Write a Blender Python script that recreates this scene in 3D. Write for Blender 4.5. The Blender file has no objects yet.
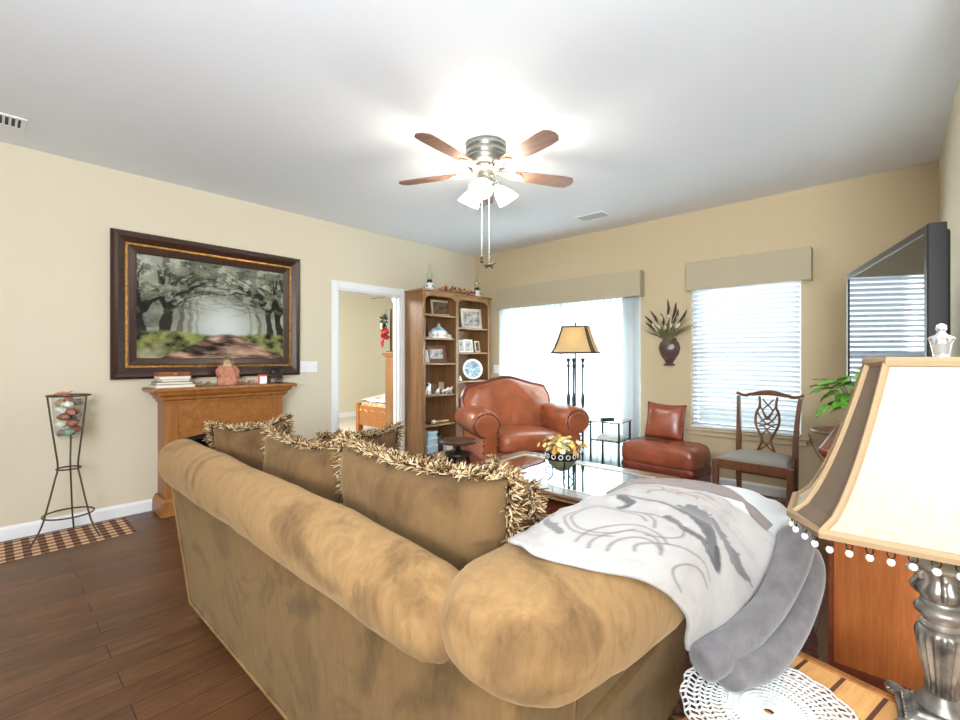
import bpy, bmesh, math, random
import numpy as np
from mathutils import Vector, Matrix, noise
R = math.radians
PI = math.pi
random.seed(11)
sc = bpy.context.scene
COL = sc.collection

# ------------------------------------------------------------------ camera, world, lights, exposure
cam_d = bpy.data.cameras.new('camera')
cam = bpy.data.objects.new('camera', cam_d)
COL.objects.link(cam)
cam.location = (0, 0, 1.255)
cam.rotation_euler = (R(90), 0, R(42.4))
cam_d.sensor_width = 36
cam_d.lens = 450.4 / 960 * 36
cam_d.shift_y = -1.7 / 960
cam_d.clip_start = 0.02
sc.camera = cam

world = bpy.data.worlds.new('world')
sc.world = world
world.use_nodes = True
wb = world.node_tree.nodes['Background']
wb.inputs[0].default_value = (0.86, 0.93, 1.0, 1)
wb.inputs[1].default_value = 1.15

vs = sc.view_settings
vs.view_transform = 'Standard'
vs.look = 'None'
vs.gamma = 1
vs.use_curve_mapping = False
vs.exposure = 0.40


def area(name, loc, target, sx, sy, power, col=(1, 1, 1)):
    d = bpy.data.lights.new(name, 'AREA')
    d.shape = 'RECTANGLE'
    d.size, d.size_y = sx, sy
    d.energy = power
    d.color = col
    o = bpy.data.objects.new(name, d)
    COL.objects.link(o)
    o.location = loc
    o.rotation_euler = (Vector(target) - Vector(loc)).to_track_quat('-Z', 'Y').to_euler()
    return o


def point(name, loc, power, col, radius, parent=None):
    d = bpy.data.lights.new(name, 'POINT')
    d.energy = power
    d.color = col
    d.shadow_soft_size = radius
    o = bpy.data.objects.new(name, d)
    COL.objects.link(o)
    o.location = loc
    o.parent = parent
    return o


# daylight on the glass door and the window, two unseen fills added behind the camera, bedroom light
area('daylight_patio', (-3.0, 5.6, 1.25), (-3.0, 0, 1.1), 2.6, 2.4, 430, (0.93, 0.97, 1.0))
area('daylight_window', (-1.03, 5.5, 1.5), (-1.03, 0, 1.2), 1.3, 1.7, 30, (0.93, 0.97, 1.0))
area('room_fill', (0.6, -1.6, 2.65), (-1.6, 2.0, 0.9), 2.4, 1.8, 80, (0.93, 0.97, 1.0))  # added panel that brightens the room from behind, not a real fixture
area('ceiling_fill', (0.7, -1.3, 1.5), (0.0, -0.3, 2.74), 1.0, 1.0, 205, (0.90, 0.95, 1.0))  # added panel aimed up to lift the ceiling brightness
area('bedroom_light', (-6.4, 2.6, 2.6), (-6.6, 4.2, 0), 1.4, 1.4, 190, (1.0, 0.98, 0.92))


# ------------------------------------------------------------------ materials
def lin(c):
    r = []
    for v in c:
        v = v / 255
        r.append(v / 12.92 if v <= 0.04045 else ((v + 0.055) / 1.055) ** 2.4)
    return (r[0], r[1], r[2], 1)


class NT:
    def __init__(s, name):
        s.m = bpy.data.materials.new(name)
        s.m.use_nodes = True
        s.t = s.m.node_tree
        s.b = s.t.nodes['Principled BSDF']
        s.out = s.t.nodes['Material Output']

    def n(s, typ, **kw):
        nd = s.t.nodes.new(typ)
        for k, v in kw.items():
            if k.startswith('i_'):
                nd.inputs[k[2:].replace('_', ' ')].default_value = v
            else:
                setattr(nd, k, v)
        return nd

    def l(s, a, b):
        s.t.links.new(a, b)

    def coord(s, scale=(1, 1, 1), rot=(0, 0, 0), src='Object'):
        tc = s.n('ShaderNodeTexCoord')
        mp = s.n('ShaderNodeMapping')
        mp.inputs['Scale'].default_value = scale
        mp.inputs['Rotation'].default_value = rot
        s.l(tc.outputs[src], mp.inputs[0])
        return mp.outputs[0]

    def noise(s, vec, scale=5, detail=4, rough=.5, dist=0):
        nd = s.n('ShaderNodeTexNoise')
        nd.inputs['Scale'].default_value = scale
        nd.inputs['Detail'].default_value = detail
        nd.inputs['Roughness'].default_value = rough
        nd.inputs['Distortion'].default_value = dist
        s.l(vec, nd.inputs['Vector'])
        return nd.outputs['Fac']

    def ramp(s, fac, stops):
        nd = s.n('ShaderNodeValToRGB')
        e = nd.color_ramp.elements
        while len(e) < len(stops):
            e.new(0.5)
        for i, (p, c) in enumerate(stops):
            e[i].position = p
            e[i].color = lin(c)
        s.l(fac, nd.inputs[0])
        return nd.outputs[0]

    def mix(s, fac, a, b, mode='MIX'):
        nd = s.n('ShaderNodeMix', data_type='RGBA', blend_type=mode)
        for sock, v in ((nd.inputs[0], fac), (nd.inputs[6], a), (nd.inputs[7], b)):
            if hasattr(v, 'is_output'):
                s.l(v, sock)
            else:
                sock.default_value = v
        return nd.outputs[2]

    def bump(s, h, strength=.2, dist=.01):
        nd = s.n('ShaderNodeBump')
        nd.inputs['Strength'].default_value = strength
        nd.inputs['Distance'].default_value = dist
        s.l(h, nd.inputs['Height'])
        s.l(nd.outputs[0], s.b.inputs['Normal'])

    def set(s, **kw):
        for k, v in kw.items():
            s.b.inputs[k.replace('_', ' ')].default_value = v
        return s


def M(name, col, rough=.5, metal=0, spec=.5, var=0, vs_=6, bump=0, bs=60, sheen=0, coat=0):
    t = NT(name)
    t.set(Base_Color=lin(col), Roughness=rough, Metallic=metal)
    t.b.inputs['Specular IOR Level'].default_value = spec
    if sheen:
        t.b.inputs['Sheen Weight'].default_value = sheen
    if coat:
        t.b.inputs['Coat Weight'].default_value = coat
        t.b.inputs['Coat Roughness'].default_value = .15
    if var or bump:
        v = t.coord()
        if var:
            f = t.noise(v, vs_, 4, .55)
            a = tuple(max(0, c * (1 - var)) for c in col)
            b = tuple(min(255, c * (1 + var)) for c in col)
            t.l(t.ramp(f, [(.3, a), (.7, b)]), t.b.inputs['Base Color'])
        if bump:
            t.bump(t.noise(v, bs, 3, .6), bump, .004)
    return t.m


def wood(name, dark, light, axis='Z', scale=1.0, rough=.4, coat=0):
    t = NT(name)
    s = {'X': (.35, 6, 6), 'Y': (6, .35, 6), 'Z': (6, 6, .35)}[axis]
    v = t.coord(tuple(x * scale for x in s))
    f = t.noise(v, 4, 8, .6, .6)
    f2 = t.noise(t.coord(tuple(x * scale * 5 for x in s)), 8, 4, .6)
    c = t.ramp(f, [(.28, dark), (.5, tuple((a + b) / 2 for a, b in zip(dark, light))), (.72, light)])
    c = t.mix(.35, c, t.ramp(f2, [(.3, tuple(x * .6 for x in dark)), (.6, light)]), 'MULTIPLY') if False else t.mix(.3, c, t.ramp(f2, [(.35, dark), (.65, light)]))
    t.l(c, t.b.inputs['Base Color'])
    t.set(Roughness=rough)
    if coat:
        t.b.inputs['Coat Weight'].default_value = coat
        t.b.inputs['Coat Roughness'].default_value = .2
    t.bump(f2, .08, .003)
    return t.m


def attr_mat(name, rough=.8, bump=0, bs=200, sheen=0):
    t = NT(name)
    a = t.n('ShaderNodeAttribute')
    a.attribute_name = 'Col'
    t.l(a.outputs['Color'], t.b.inputs['Base Color'])
    t.set(Roughness=rough)
    t.b.inputs['Specular IOR Level'].default_value = .2
    if sheen:
        t.b.inputs['Sheen Weight'].default_value = sheen
    if bump:
        t.bump(t.noise(t.coord(), bs, 3, .6), bump, .003)
    return t.m


def translucent(name, col, tcol, fac=.5, emit=None, var=0):
    t = NT(name)
    d = t.n('ShaderNodeBsdfDiffuse')
    d.inputs[0].default_value = lin(col)
    tr = t.n('ShaderNodeBsdfTranslucent')
    tr.inputs[0].default_value = lin(tcol)
    mx = t.n('ShaderNodeMixShader')
    mx.inputs[0].default_value = fac
    t.l(d.outputs[0], mx.inputs[1])
    t.l(tr.outputs[0], mx.inputs[2])
    if var:
        f = t.noise(t.coord((26, 26, .7)), 3, 3, .6)
        t.l(t.ramp(f, [(.3, tuple(x * (1 - var) for x in col)), (.7, col)]), d.inputs[0])
        t.l(t.ramp(f, [(.3, tuple(x * (1 - var) for x in tcol)), (.7, tcol)]), tr.inputs[0])
    t.l(mx.outputs[0], t.out.inputs[0])
    return t.m


def glass(name, tint=(235, 245, 245), rough=.02, mixw=.12):
    t = NT(name)
    tr = t.n('ShaderNodeBsdfTransparent')
    tr.inputs[0].default_value = lin(tint)
    gl = t.n('ShaderNodeBsdfGlossy')
    gl.inputs['Roughness'].default_value = rough
    fr = t.n('ShaderNodeLayerWeight')
    fr.inputs[0].default_value = .5
    pw = t.n('ShaderNodeMath', operation='POWER')
    t.l(fr.outputs['Facing'], pw.inputs[0])
    pw.inputs[1].default_value = 4
    ma = t.n('ShaderNodeMath', operation='ADD')
    t.l(pw.outputs[0], ma.inputs[0])
    ma.inputs[1].default_value = mixw
    ma.use_clamp = True
    mx = t.n('ShaderNodeMixShader')
    t.l(ma.outputs[0], mx.inputs[0])
    t.l(tr.outputs[0], mx.inputs[1])
    t.l(gl.outputs[0], mx.inputs[2])
    t.l(mx.outputs[0], t.out.inputs[0])
    return t.m


def emis(name, col, strength):
    t = NT(name)
    t.set(Base_Color=lin(col))
    t.b.inputs['Emission Color'].default_value = lin(col)
    t.b.inputs['Emission Strength'].default_value = strength
    return t.m


def suede(name, dark, light, mid):
    t = NT(name)
    v = t.coord()
    f = t.noise(v, 2.6, 6, .5, 2.2)
    g = t.noise(t.coord((1, 1, .3)), 30, 5, .65, .8)
    c = t.ramp(f, [(.30, dark), (.40, mid), (.47, light)])
    c = t.mix(.35, c, t.ramp(g, [(.35, dark), (.65, light)]))
    t.l(c, t.b.inputs['Base Color'])
    t.set(Roughness=.9)
    t.b.inputs['Specular IOR Level'].default_value = .15
    t.b.inputs['Sheen Weight'].default_value = .25
    t.b.inputs['Sheen Roughness'].default_value = .5
    t.b.inputs['Sheen Tint'].default_value = lin((225, 195, 150))
    t.bump(t.noise(v, 45, 4, .6), .12, .006)
    return t.m


def floor_mat():
    t = NT('hardwood')
    v = t.coord((1, 1, 1), (0, 0, R(90)))
    br = t.n('ShaderNodeTexBrick')
    br.offset = .37
    br.inputs['Scale'].default_value = 1
    br.inputs['Brick Width'].default_value = .95
    br.inputs['Row Height'].default_value = .127
    br.inputs['Mortar Size'].default_value = .0026
    br.inputs['Mortar Smooth'].default_value = .3
    br.inputs['Bias'].default_value = 0
    br.inputs['Color1'].default_value = lin((84, 53, 33))
    br.inputs['Color2'].default_value = lin((116, 77, 48))
    br.inputs['Mortar'].default_value = lin((40, 24, 15))
    t.l(v, br.inputs['Vector'])
    g = t.noise(t.coord((14, 1.6, 1)), 3, 8, .65, .8)
    c = t.mix(.55, br.outputs['Color'], t.ramp(g, [(.3, (54, 33, 20)), (.55, (94, 61, 38)), (.75, (128, 88, 56))]))
    g2 = t.noise(t.coord((5, 1.3, 1)), 2.2, 6, .7, 1.2)
    c = t.mix(.4, c, t.ramp(g2, [(.3, (50, 30, 19)), (.5, (88, 58, 36)), (.7, (130, 92, 60))]))
    c = t.mix(br.outputs['Fac'], c, lin((34, 20, 13)))
    t.l(c, t.b.inputs['Base Color'])
    t.set(Roughness=.36)
    t.b.inputs['Specular IOR Level'].default_value = .45
    t.bump(g, .12, .004)
    return t.m


def plaid_mat():
    t = NT('gingham')
    tc = t.n('ShaderNodeTexCoord')
    sp = t.n('ShaderNodeSeparateXYZ')
    t.l(tc.outputs['Object'], sp.inputs[0])
    outs = []
    for ax, sz in ((0, 44), (1, 40)):
        w = t.n('ShaderNodeMath', operation='MULTIPLY')
        t.l(sp.outputs[ax], w.inputs[0])
        w.inputs[1].default_value = sz * 2
        s = t.n('ShaderNodeMath', operation='SINE')
        t.l(w.outputs[0], s.inputs[0])
        q = t.n('ShaderNodeMath', operation='GREATER_THAN')
        t.l(s.outputs[0], q.inputs[0])
        q.inputs[1].default_value = 0
        outs.append(q.outputs[0])
    a = t.n('ShaderNodeMath', operation='ADD')
    t.l(outs[0], a.inputs[0])
    t.l(outs[1], a.inputs[1])
    h = t.n('ShaderNodeMath', operation='MULTIPLY')
    t.l(a.outputs[0], h.inputs[0])
    h.inputs[1].default_value = .5
    t.l(t.ramp(h.outputs[0], [(.1, (214, 180, 146)), (.5, (140, 96, 70)), (.9, (66, 40, 32))]), t.b.inputs['Base Color'])
    t.set(Roughness=.95)
    return t.m


m_wall = M('wall_paint', (210, 200, 177), .85, bump=.05, bs=180)
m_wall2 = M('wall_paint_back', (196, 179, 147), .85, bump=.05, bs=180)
m_bedwall = M('bedroom_paint', (212, 207, 186), .9)
m_ceil = M('ceiling_paint', (234, 238, 244), .9, bump=.04, bs=150)
m_white = M('white_trim', (232, 234, 236), .45)
m_floor = floor_mat()
m_carpet = M('bedroom_carpet', (188, 180, 168), .95, bump=.4, bs=300)
m_oak = wood('honey_oak', (120, 72, 30), (170, 112, 56), 'Z', 1, .38)
m_oak_h = wood('honey_oak_across', (118, 71, 30), (172, 114, 57), 'Y', 1, .38)
m_case = wood('brown_oak', (98, 66, 38), (158, 116, 74), 'Z', 1, .45)
m_case_h = wood('brown_oak_across', (120, 84, 52), (172, 130, 88), 'Y', 1, .4)
m_cherry = wood('red_oak_panel', (150, 80, 36), (198, 118, 60), 'Z', .9, .35)
m_cherry_d = wood('cherry_moulding', (92, 40, 24), (140, 70, 42), 'Y', 1, .3)
m_walnut = wood('dark_walnut', (48, 30, 20), (92, 60, 40), 'X', 1, .35)
m_chair = wood('mahogany', (80, 48, 30), (138, 92, 62), 'Z', 1, .35)
m_table = wood('coffee_table_wood', (84, 58, 40), (140, 104, 76), 'X', 1, .22, .4)
m_black = M('black_metal', (28, 28, 28), .45, .4)
m_iron = M('bronze_iron', (70, 60, 44), .5, .5)
m_frame = wood('dark_frame', (36, 20, 14), (70, 40, 26), 'Y', 1, .35)
m_gold = M('gold_leaf', (176, 132, 66), .35, .7, var=.2, vs_=30)
m_pewter = M('pewter', (126, 128, 122), .35, .85)
m_brush = M('antique_silver', (118, 113, 106), .4, .7, var=.5, vs_=14, bump=.15, bs=40)
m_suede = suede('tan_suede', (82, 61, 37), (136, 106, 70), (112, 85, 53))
m_suede_b = suede('tan_suede_shaded', (64, 48, 28), (106, 81, 50), (86, 65, 39))  # same suede darkened: shade on back, base and arm panels put into the colour
m_suede_p = suede('olive_suede', (72, 53, 32), (106, 81, 51), (90, 67, 41))
m_leather = M('cognac_leather', (158, 88, 56), .3, spec=.6, var=.1, vs_=7, bump=.12, bs=35)
m_leather_d = M('oxblood_leather', (118, 54, 42), .33, spec=.6, var=.15, vs_=7, bump=.12, bs=35)
m_leather_o = M('russet_leather', (146, 78, 54), .27, spec=.6, var=.12, vs_=6, bump=.15, bs=25)
m_nail = M('brass_nails', (60, 34, 24), .3, .8)
m_fringe = attr_mat('brush_fringe', .8)
m_valance = translucent('linen_valance', (186, 176, 151), (186, 176, 151), .1)
m_vane = translucent('white_vanes', (238, 242, 244), (236, 246, 248), .5)
m_slat = translucent('blind_slats', (226, 230, 236), (215, 230, 242), .15)
m_pane = glass('window_glass', (245, 250, 250), .0, .02)
m_tglass = glass('table_glass', (200, 222, 226), .02, .35)
m_vglass = glass('vase_glass', (252, 254, 253), .02, .03)
m_screen = M('tv_screen', (5, 6, 8), .06, spec=.6)
m_bezel = M('tv_plastic', (13, 13, 14), .35)
m_tvback = M('tv_back', (26, 26, 23), .65)
m_blade = wood('fan_blade', (104, 74, 60), (150, 114, 96), 'X', 1.3, .45)
m_bulbglass = emis('frosted_lit_glass', (255, 246, 230), 46)
m_cream = M('cream_metal', (220, 205, 180), .35, .4)
m_shade = translucent('cream_silk_shade', (206, 200, 180), (232, 228, 210), .5, var=.1)
m_taupe = translucent('taupe_silk', (104, 90, 76), (110, 92, 74), .04)
m_tape = M('shade_tape', (146, 122, 90), .8)
m_tan_shade = translucent('tan_shade', (200, 168, 122), (214, 184, 140), .45)
m_trimdark = M('dark_shade_trim', (60, 48, 44), .7)
m_green_iron = M('verdigris_iron', (48, 62, 62), .5, .5)
m_ceramic = M('white_ceramic', (226, 226, 222), .25)
m_blueware = M('blue_white_ceramic', (150, 170, 186), .25, var=.4, vs_=40)
m_leaf = M('green_leaf', (92, 148, 48), .4, var=.3, vs_=20)
m_terra = M('blush_pot', (196, 164, 142), .7, var=.15)
m_plaid = plaid_mat()
m_rug = M('red_shag', (74, 42, 34), .95, var=.45, vs_=60, bump=1, bs=120)
m_throw = M('pale_grey_fleece', (172, 174, 174), .95, bump=.2, bs=200, sheen=.2)
m_grey = M('grey_fleece', (94, 90, 91), .95, var=.12, vs_=25, bump=.5, bs=220, sheen=.3)
m_greybrown = M('grey_hem', (112, 102, 98), .95, bump=.3, bs=220, sheen=.2)
m_print = attr_mat('printed_fleece', .95, .15, 180, .2)
m_paint = attr_mat('painted_canvas', .5)
m_lace = M('white_crochet', (196, 198, 194), .9)
m_paper = M('paper', (232, 226, 212), .8)
m_photo = M('photo_print', (140, 135, 130), .4, var=.6, vs_=14)
m_photo_d = M('photo_dark', (88, 74, 62), .4, var=.6, vs_=14)
m_seat = M('grey_seat_cloth', (150, 148, 140), .85, bump=.15, bs=200)
m_tile = wood('pine_block', (190, 134, 74), (226, 176, 112), 'Y', 2, .35)
m_inlay = M('walnut_inlay', (92, 52, 36), .5)
m_bead = M('pearl_bead', (240, 236, 228), .2)
m_acrylic = M('silver_finial', (225, 228, 232), .12, .8)
m_ledge = M('door_frame_vinyl', (225, 228, 230), .5)


# ------------------------------------------------------------------ mesh helpers
class MB:
    def __init__(s):
        s.bm = bmesh.new()

    def box(s, x0, x1, y0, y1, z0, z1, mtx=None):
        vs_ = [(x, y, z) for z in (z0, z1) for y in (y0, y1) for x in (x0, x1)]
        v = [s.bm.verts.new(Vector(p) if mtx is None else mtx @ Vector(p)) for p in vs_]
        for f in ((0, 2, 3, 1), (4, 5, 7, 6), (0, 1, 5, 4), (2, 6, 7, 3), (0, 4, 6, 2), (1, 3, 7, 5)):
            s.bm.faces.new([v[i] for i in f])
        return s

    def cbox(s, c, size, rot=(0, 0, 0)):
        from mathutils import Euler
        m = Matrix.Translation(c) @ Euler(rot).to_matrix().to_4x4()
        a, b, d = (x / 2 for x in size)
        return s.box(-a, a, -b, b, -d, d, m)

    def loft(s, rings, cap=True, closed=True, loop=False):
        rv = [[s.bm.verts.new(p) for p in r] for r in rings]
        n = len(rv[0])
        pairs = list(zip(rv[:-1], rv[1:]))
        if loop:
            pairs.append((rv[-1], rv[0]))
        for a, b in pairs:
            for i in range(n if closed else n - 1):
                j = (i + 1) % n
                s.bm.faces.new((a[i], a[j], b[j], b[i]))
        if cap and closed and not loop:
            s.bm.faces.new(list(reversed(rv[0])))
            s.bm.faces.new(rv[-1])
        return s

    def tube(s, pts, r=.01, seg=8, loop=False, cap=True, flat=1.0):
        pts = [Vector(p) for p in pts]
        n = len(pts)
        rings = []
        prev = None
        for i, p in enumerate(pts):
            if loop:
                t = pts[(i + 1) % n] - pts[i - 1]
            else:
                t = pts[min(i + 1, n - 1)] - pts[max(i - 1, 0)]
            if t.length < 1e-9:
                t = Vector((0, 0, 1))
            t.normalize()
            if prev is None:
                u = t.orthogonal().normalized()
            else:
                u = prev - t * prev.dot(t)
                u = u.normalized() if u.length > 1e-6 else t.orthogonal().normalized()
            prev = u
            w = t.cross(u)
            rr = r[i] if isinstance(r, (list, tuple)) else r
            rings.append([p + u * (rr * math.cos(2 * PI * k / seg)) + w * (rr * flat * math.sin(2 * PI * k / seg)) for k in range(seg)])
        return s.loft(rings, cap=cap, loop=loop)

    def lathe(s, prof, seg=24, c=(0, 0, 0), flute=None, mtx=None):
        rings = []
        for r, z in prof:
            ring = []
            for k in range(seg):
                a = 2 * PI * k / seg
                rr = max(r, .0004)
                if flute and flute[2] <= z <= flute[3]:
                    rr *= 1 - flute[1] * (0.5 + 0.5 * math.cos(flute[0] * a))
                p = Vector((rr * math.cos(a), rr * math.sin(a), z))
                p = mtx @ p if mtx is not None else p
                ring.append(p + Vector(c))
            rings.append(ring)
        return s.loft(rings)

    def ell(s, c, r, seg=14, rings=8, rot=(0, 0, 0), jit=0):
        from mathutils import Euler
        m = Euler(rot).to_matrix()
        pr = []
        sd = random.random() * 50
        for i in range(rings + 1):
            t = PI * i / rings
            ring = []
            for k in range(seg):
                a = 2 * PI * k / seg
                st = max(math.sin(t), .004)
                v = Vector((r[0] * st * math.cos(a), r[1] * st * math.sin(a), -r[2] * math.cos(t)))
                if jit:
                    v *= 1 + jit * noise.noise(v.normalized() * 1.6 + Vector((sd, 0, 0)))
                ring.append(m @ v + Vector(c))
            pr.append(ring)
        return s.loft(pr)

    def prism(s, poly, axis, a, b):
        def P(u, v, w):
            return {'X': (w, u, v), 'Y': (u, w, v), 'Z': (u, v, w)}[axis]
        return s.loft([[P(u, v, a) for u, v in poly], [P(u, v, b) for u, v in poly]])

    def grid(s, fn, nu, nv):
        g = [[s.bm.verts.new(fn(i / nu, j / nv)) for j in range(nv + 1)] for i in range(nu + 1)]
        for i in range(nu):
            for j in range(nv):
                s.bm.faces.new((g[i][j], g[i + 1][j], g[i + 1][j + 1], g[i][j + 1]))
        return s

    def build(s, name, mat, parent=None, smooth=40, bevel=0, bseg=2, sub=0, solid=0, loc=None, colors=None, merge=0, recalc=True):
        if merge:
            bmesh.ops.remove_doubles(s.bm, verts=s.bm.verts, dist=merge)
        if recalc:
            bmesh.ops.recalc_face_normals(s.bm, faces=s.bm.faces)
        me = bpy.data.meshes.new(name)
        s.bm.to_mesh(me)
        s.bm.free()
        if smooth:
            me.polygons.foreach_set('use_smooth', [True] * len(me.polygons))
            if smooth < 180:
                me.set_sharp_from_angle(angle=R(smooth))
        if colors is not None:
            at = me.color_attributes.new('Col', 'FLOAT_COLOR', 'POINT')
            at.data.foreach_set('color', np.asarray(colors, dtype=np.float32).ravel())
        me.materials.append(mat)
        o = bpy.data.objects.new(name, me)
        COL.objects.link(o)
        if parent:
            o.parent = parent
        if loc:
            o.location = loc
        if solid:
            md = o.modifiers.new('s', 'SOLIDIFY')
            md.thickness = solid
            md.offset = 0
        if bevel:
            md = o.modifiers.new('b', 'BEVEL')
            md.width = bevel
            md.segments = bseg
            md.limit_method = 'ANGLE'
            md.angle_limit = R(40)
        if sub:
            md = o.modifiers.new('u', 'SUBSURF')
            md.levels = sub
            md.render_levels = sub
        return o


def tag(o, label=None, cat=None, group=None, kind=None):
    if label:
        o['label'] = label
    if cat:
        o['category'] = cat
    if group:
        o['group'] = group
    if kind:
        o['kind'] = kind
    return o


def thing(name, label, cat, loc=(0, 0, 0), rz=0, group=None, rot=None):
    o = bpy.data.objects.new(name, None)
    o.empty_display_size = .1
    COL.objects.link(o)
    o.location = loc
    o.rotation_euler = rot if rot else (0, 0, rz)
    return tag(o, label, cat, group)


def struct(o):
    o['kind'] = 'structure'
    return o


def copy_tree(o, parent=None):
    c = o.copy()
    COL.objects.link(c)
    c.parent = parent
    for ch in list(o.children):
        copy_tree(ch, c)
    return c


def spline(pts, n=8, loop=False):
    P = [Vector(p) for p in pts]
    out = []
    m = len(P)
    for i in range(m if loop else m - 1):
        p0, p1, p2, p3 = (P[(i - 1) % m], P[i], P[(i + 1) % m], P[(i + 2) % m]) if loop else (P[max(i - 1, 0)], P[i], P[i + 1], P[min(i + 2, m - 1)])
        for k in range(n):
            t = k / n
            out.append(.5 * ((2 * p1) + (p2 - p0) * t + (2 * p0 - 5 * p1 + 4 * p2 - p3) * t * t + (3 * p1 - p0 - 3 * p2 + p3) * t ** 3))
    if not loop:
        out.append(P[-1])
    return out


def circle(c, r, n=32, axis='Z'):
    res = []
    for k in range(n):
        a = 2 * PI * k / n
        u, v = r * math.cos(a), r * math.sin(a)
        res.append(Vector(c) + Vector({'Z': (u, v, 0), 'Y': (u, 0, v), 'X': (0, u, v)}[axis]))
    return res


def sq_ring(cx, cy, hx, hy, p, n, fn):
    """superellipse ring, fn(u, v) maps the 2-D point into space"""
    ring = []
    for k in range(n):
        a = 2 * PI * k / n
        c, s_ = math.cos(a), math.sin(a)
        ring.append(fn(cx + hx * math.copysign(abs(c) ** (2 / p), c), cy + hy * math.copysign(abs(s_) ** (2 / p), s_)))
    return ring


def cushion(mb, w, h, t, n=14, p=2.4, pinch=.06, sag=0.0, wr=0.0, seed=0):
    """a stuffed cushion standing in the local XZ plane, thickness along Y, centred on the origin"""
    def side(sgn):
        def fn(a, b):
            u, v = 2 * a - 1, 2 * b - 1
            x = u * w / 2 * (1 - pinch * (1 - v * v) * abs(u) ** 3)
            z = v * h / 2 * (1 - pinch * (1 - u * u) * abs(v) ** 3)
            f = max(0, (1 - abs(u) ** p)) * max(0, (1 - abs(v) ** p))
            y = sgn * t / 2 * f ** .5
            if wr:
                y += sgn * wr * noise.noise(Vector((x * 9 + seed, z * 9, sgn * 3))) * min(1, f * 3)
            z += -sag * (1 - abs(u) ** 2) * max(0, v)
            return (x, y, z)
        return fn
    mb.grid(side(-1), n, n)
    mb.grid(side(1), n, n)
    return mb


FR_COL = [lin(c) for c in ((62, 42, 26), (98, 72, 44), (140, 112, 76), (172, 146, 108), (196, 176, 140))]


def fringe(parent, path, length, per_m=260, name='fringe', out=lambda p: Vector((0, 0, 1)), rows=3, spread=.5):
    """brush fringe: thick curved strands growing out of a path"""
    mb = MB()
    cols = []
    pts = [Vector(p) for p in path]
    seglen = [(pts[i + 1] - pts[i]).length for i in range(len(pts) - 1)]
    L = sum(seglen)
    N = int(L * per_m)
    for k in range(N):
        s_ = (k + random.random()) / N * L
        i = 0
        while i < len(seglen) - 1 and s_ > seglen[i]:
            s_ -= seglen[i]
            i += 1
        p = pts[i].lerp(pts[i + 1], min(1, s_ / max(seglen[i], 1e-6)))
        tan = (pts[i + 1] - pts[i]).normalized()
        for r in range(rows):
            d = out(p).normalized()
            side = tan.cross(d)
            ang = random.uniform(-1.15, 1.15)
            dirv = (d * math.cos(ang) + side * math.sin(ang) + tan * random.uniform(-spread, spread)).normalized()
            ln = length * random.uniform(.55, 1.05)
            base = p + side * random.uniform(-.006, .006)
            bend = Vector((random.uniform(-.25, .25), random.uniform(-.25, .25), random.uniform(-.55, -.05)))
            curl = Vector((random.uniform(-.3, .3), random.uniform(-.3, .3), random.uniform(-.3, .1)))
            q = [base, base + dirv * ln * .5 + curl * ln * .35, base + dirv * ln * .85 + bend * ln * .6]
            rad = random.uniform(.0017, .0028)
            mb.tube(q, [rad * .8, rad, rad * .55], 4)
            c = random.choice(FR_COL)
            cols += [FR_COL[0]] * 4 + [c] * 8
    return mb.build(name, m_fringe, parent, smooth=180, colors=cols, recalc=False)


# ------------------------------------------------------------------ the room
XL, YB, XR, H = -4.513, 4.831, 0.265, 2.74
DY0, DY1, DZ = 2.612, 3.472, 2.03      # bedroom doorway
SX0, SX1, SZ = -4.03, -2.03, 2.03      # glass door
WX0, WX1, WZ0, WZ1 = -1.50, -0.585, 0.56, 2.03

mb = MB()
mb.box(XL - .12, XL, -3.2, DY0, 0, H).box(XL - .12, XL, DY1, YB + .14, 0, H).box(XL - .12, XL, DY0, DY1, DZ, H)
struct(mb.build('wall_left', m_wall, smooth=0))
mb = MB()
mb.box(XL, SX0, YB, YB + .14, 0, H).box(SX0, SX1, YB, YB + .14, SZ, H).box(SX1, WX0, YB, YB + .14, 0, H)
mb.box(WX0, WX1, YB, YB + .14, 0, WZ0).box(WX0, WX1, YB, YB + .14, WZ1, H).box(WX1, XR + .12, YB, YB + .14, 0, H)
struct(mb.build('wall_back', m_wall2, smooth=0))
mb = MB()
mb.box(XR, XR + .12, 2.02, YB, 0, H).box(XR + .12, 2.6, 2.02, 2.14, 0, H).box(2.6, 2.72, -3.2, 2.14, 0, H)
struct(mb.build('wall_right', m_wall, smooth=0))
struct(MB().box(XL - .12, 2.72, -3.32, -3.2, 0, H).build('wall_front', m_wall, smooth=0))
struct(MB().box(XL - .12, 2.72, -3.32, YB + .14, H, H + .1).build('ceiling', m_ceil, smooth=0))
struct(MB().box(XL - .12, 2.72, -3.32, YB + .14, -.1, 0).build('floor', m_floor, smooth=0))
# bedroom shell
struct(MB().box(-8.6, XL - .12, .6, 7.0, -.1, .003).build('floor_bedroom', m_carpet, smooth=0))
struct(MB().box(-8.6, XL - .12, .6, 7.0, H, H + .1).build('ceiling_bedroom', m_ceil, smooth=0))
mb = MB()
mb.box(-8.72, -8.6, .6, 7.0, 0, H).box(-8.6, XL - .12, 7.0, 7.12, 0, H).box(-8.6, XL - .12, .48, .6, 0, H)
mb.box(XL - .13, XL - .11, YB + .14, 7.0, 0, H)
struct(mb.build('wall_bedroom', m_bedwall, smooth=0))
struct(MB().box(-8.6, -8.585, .6, 7.0, 0, .1).build('baseboard_bedroom', m_white, smooth=0))
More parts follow.
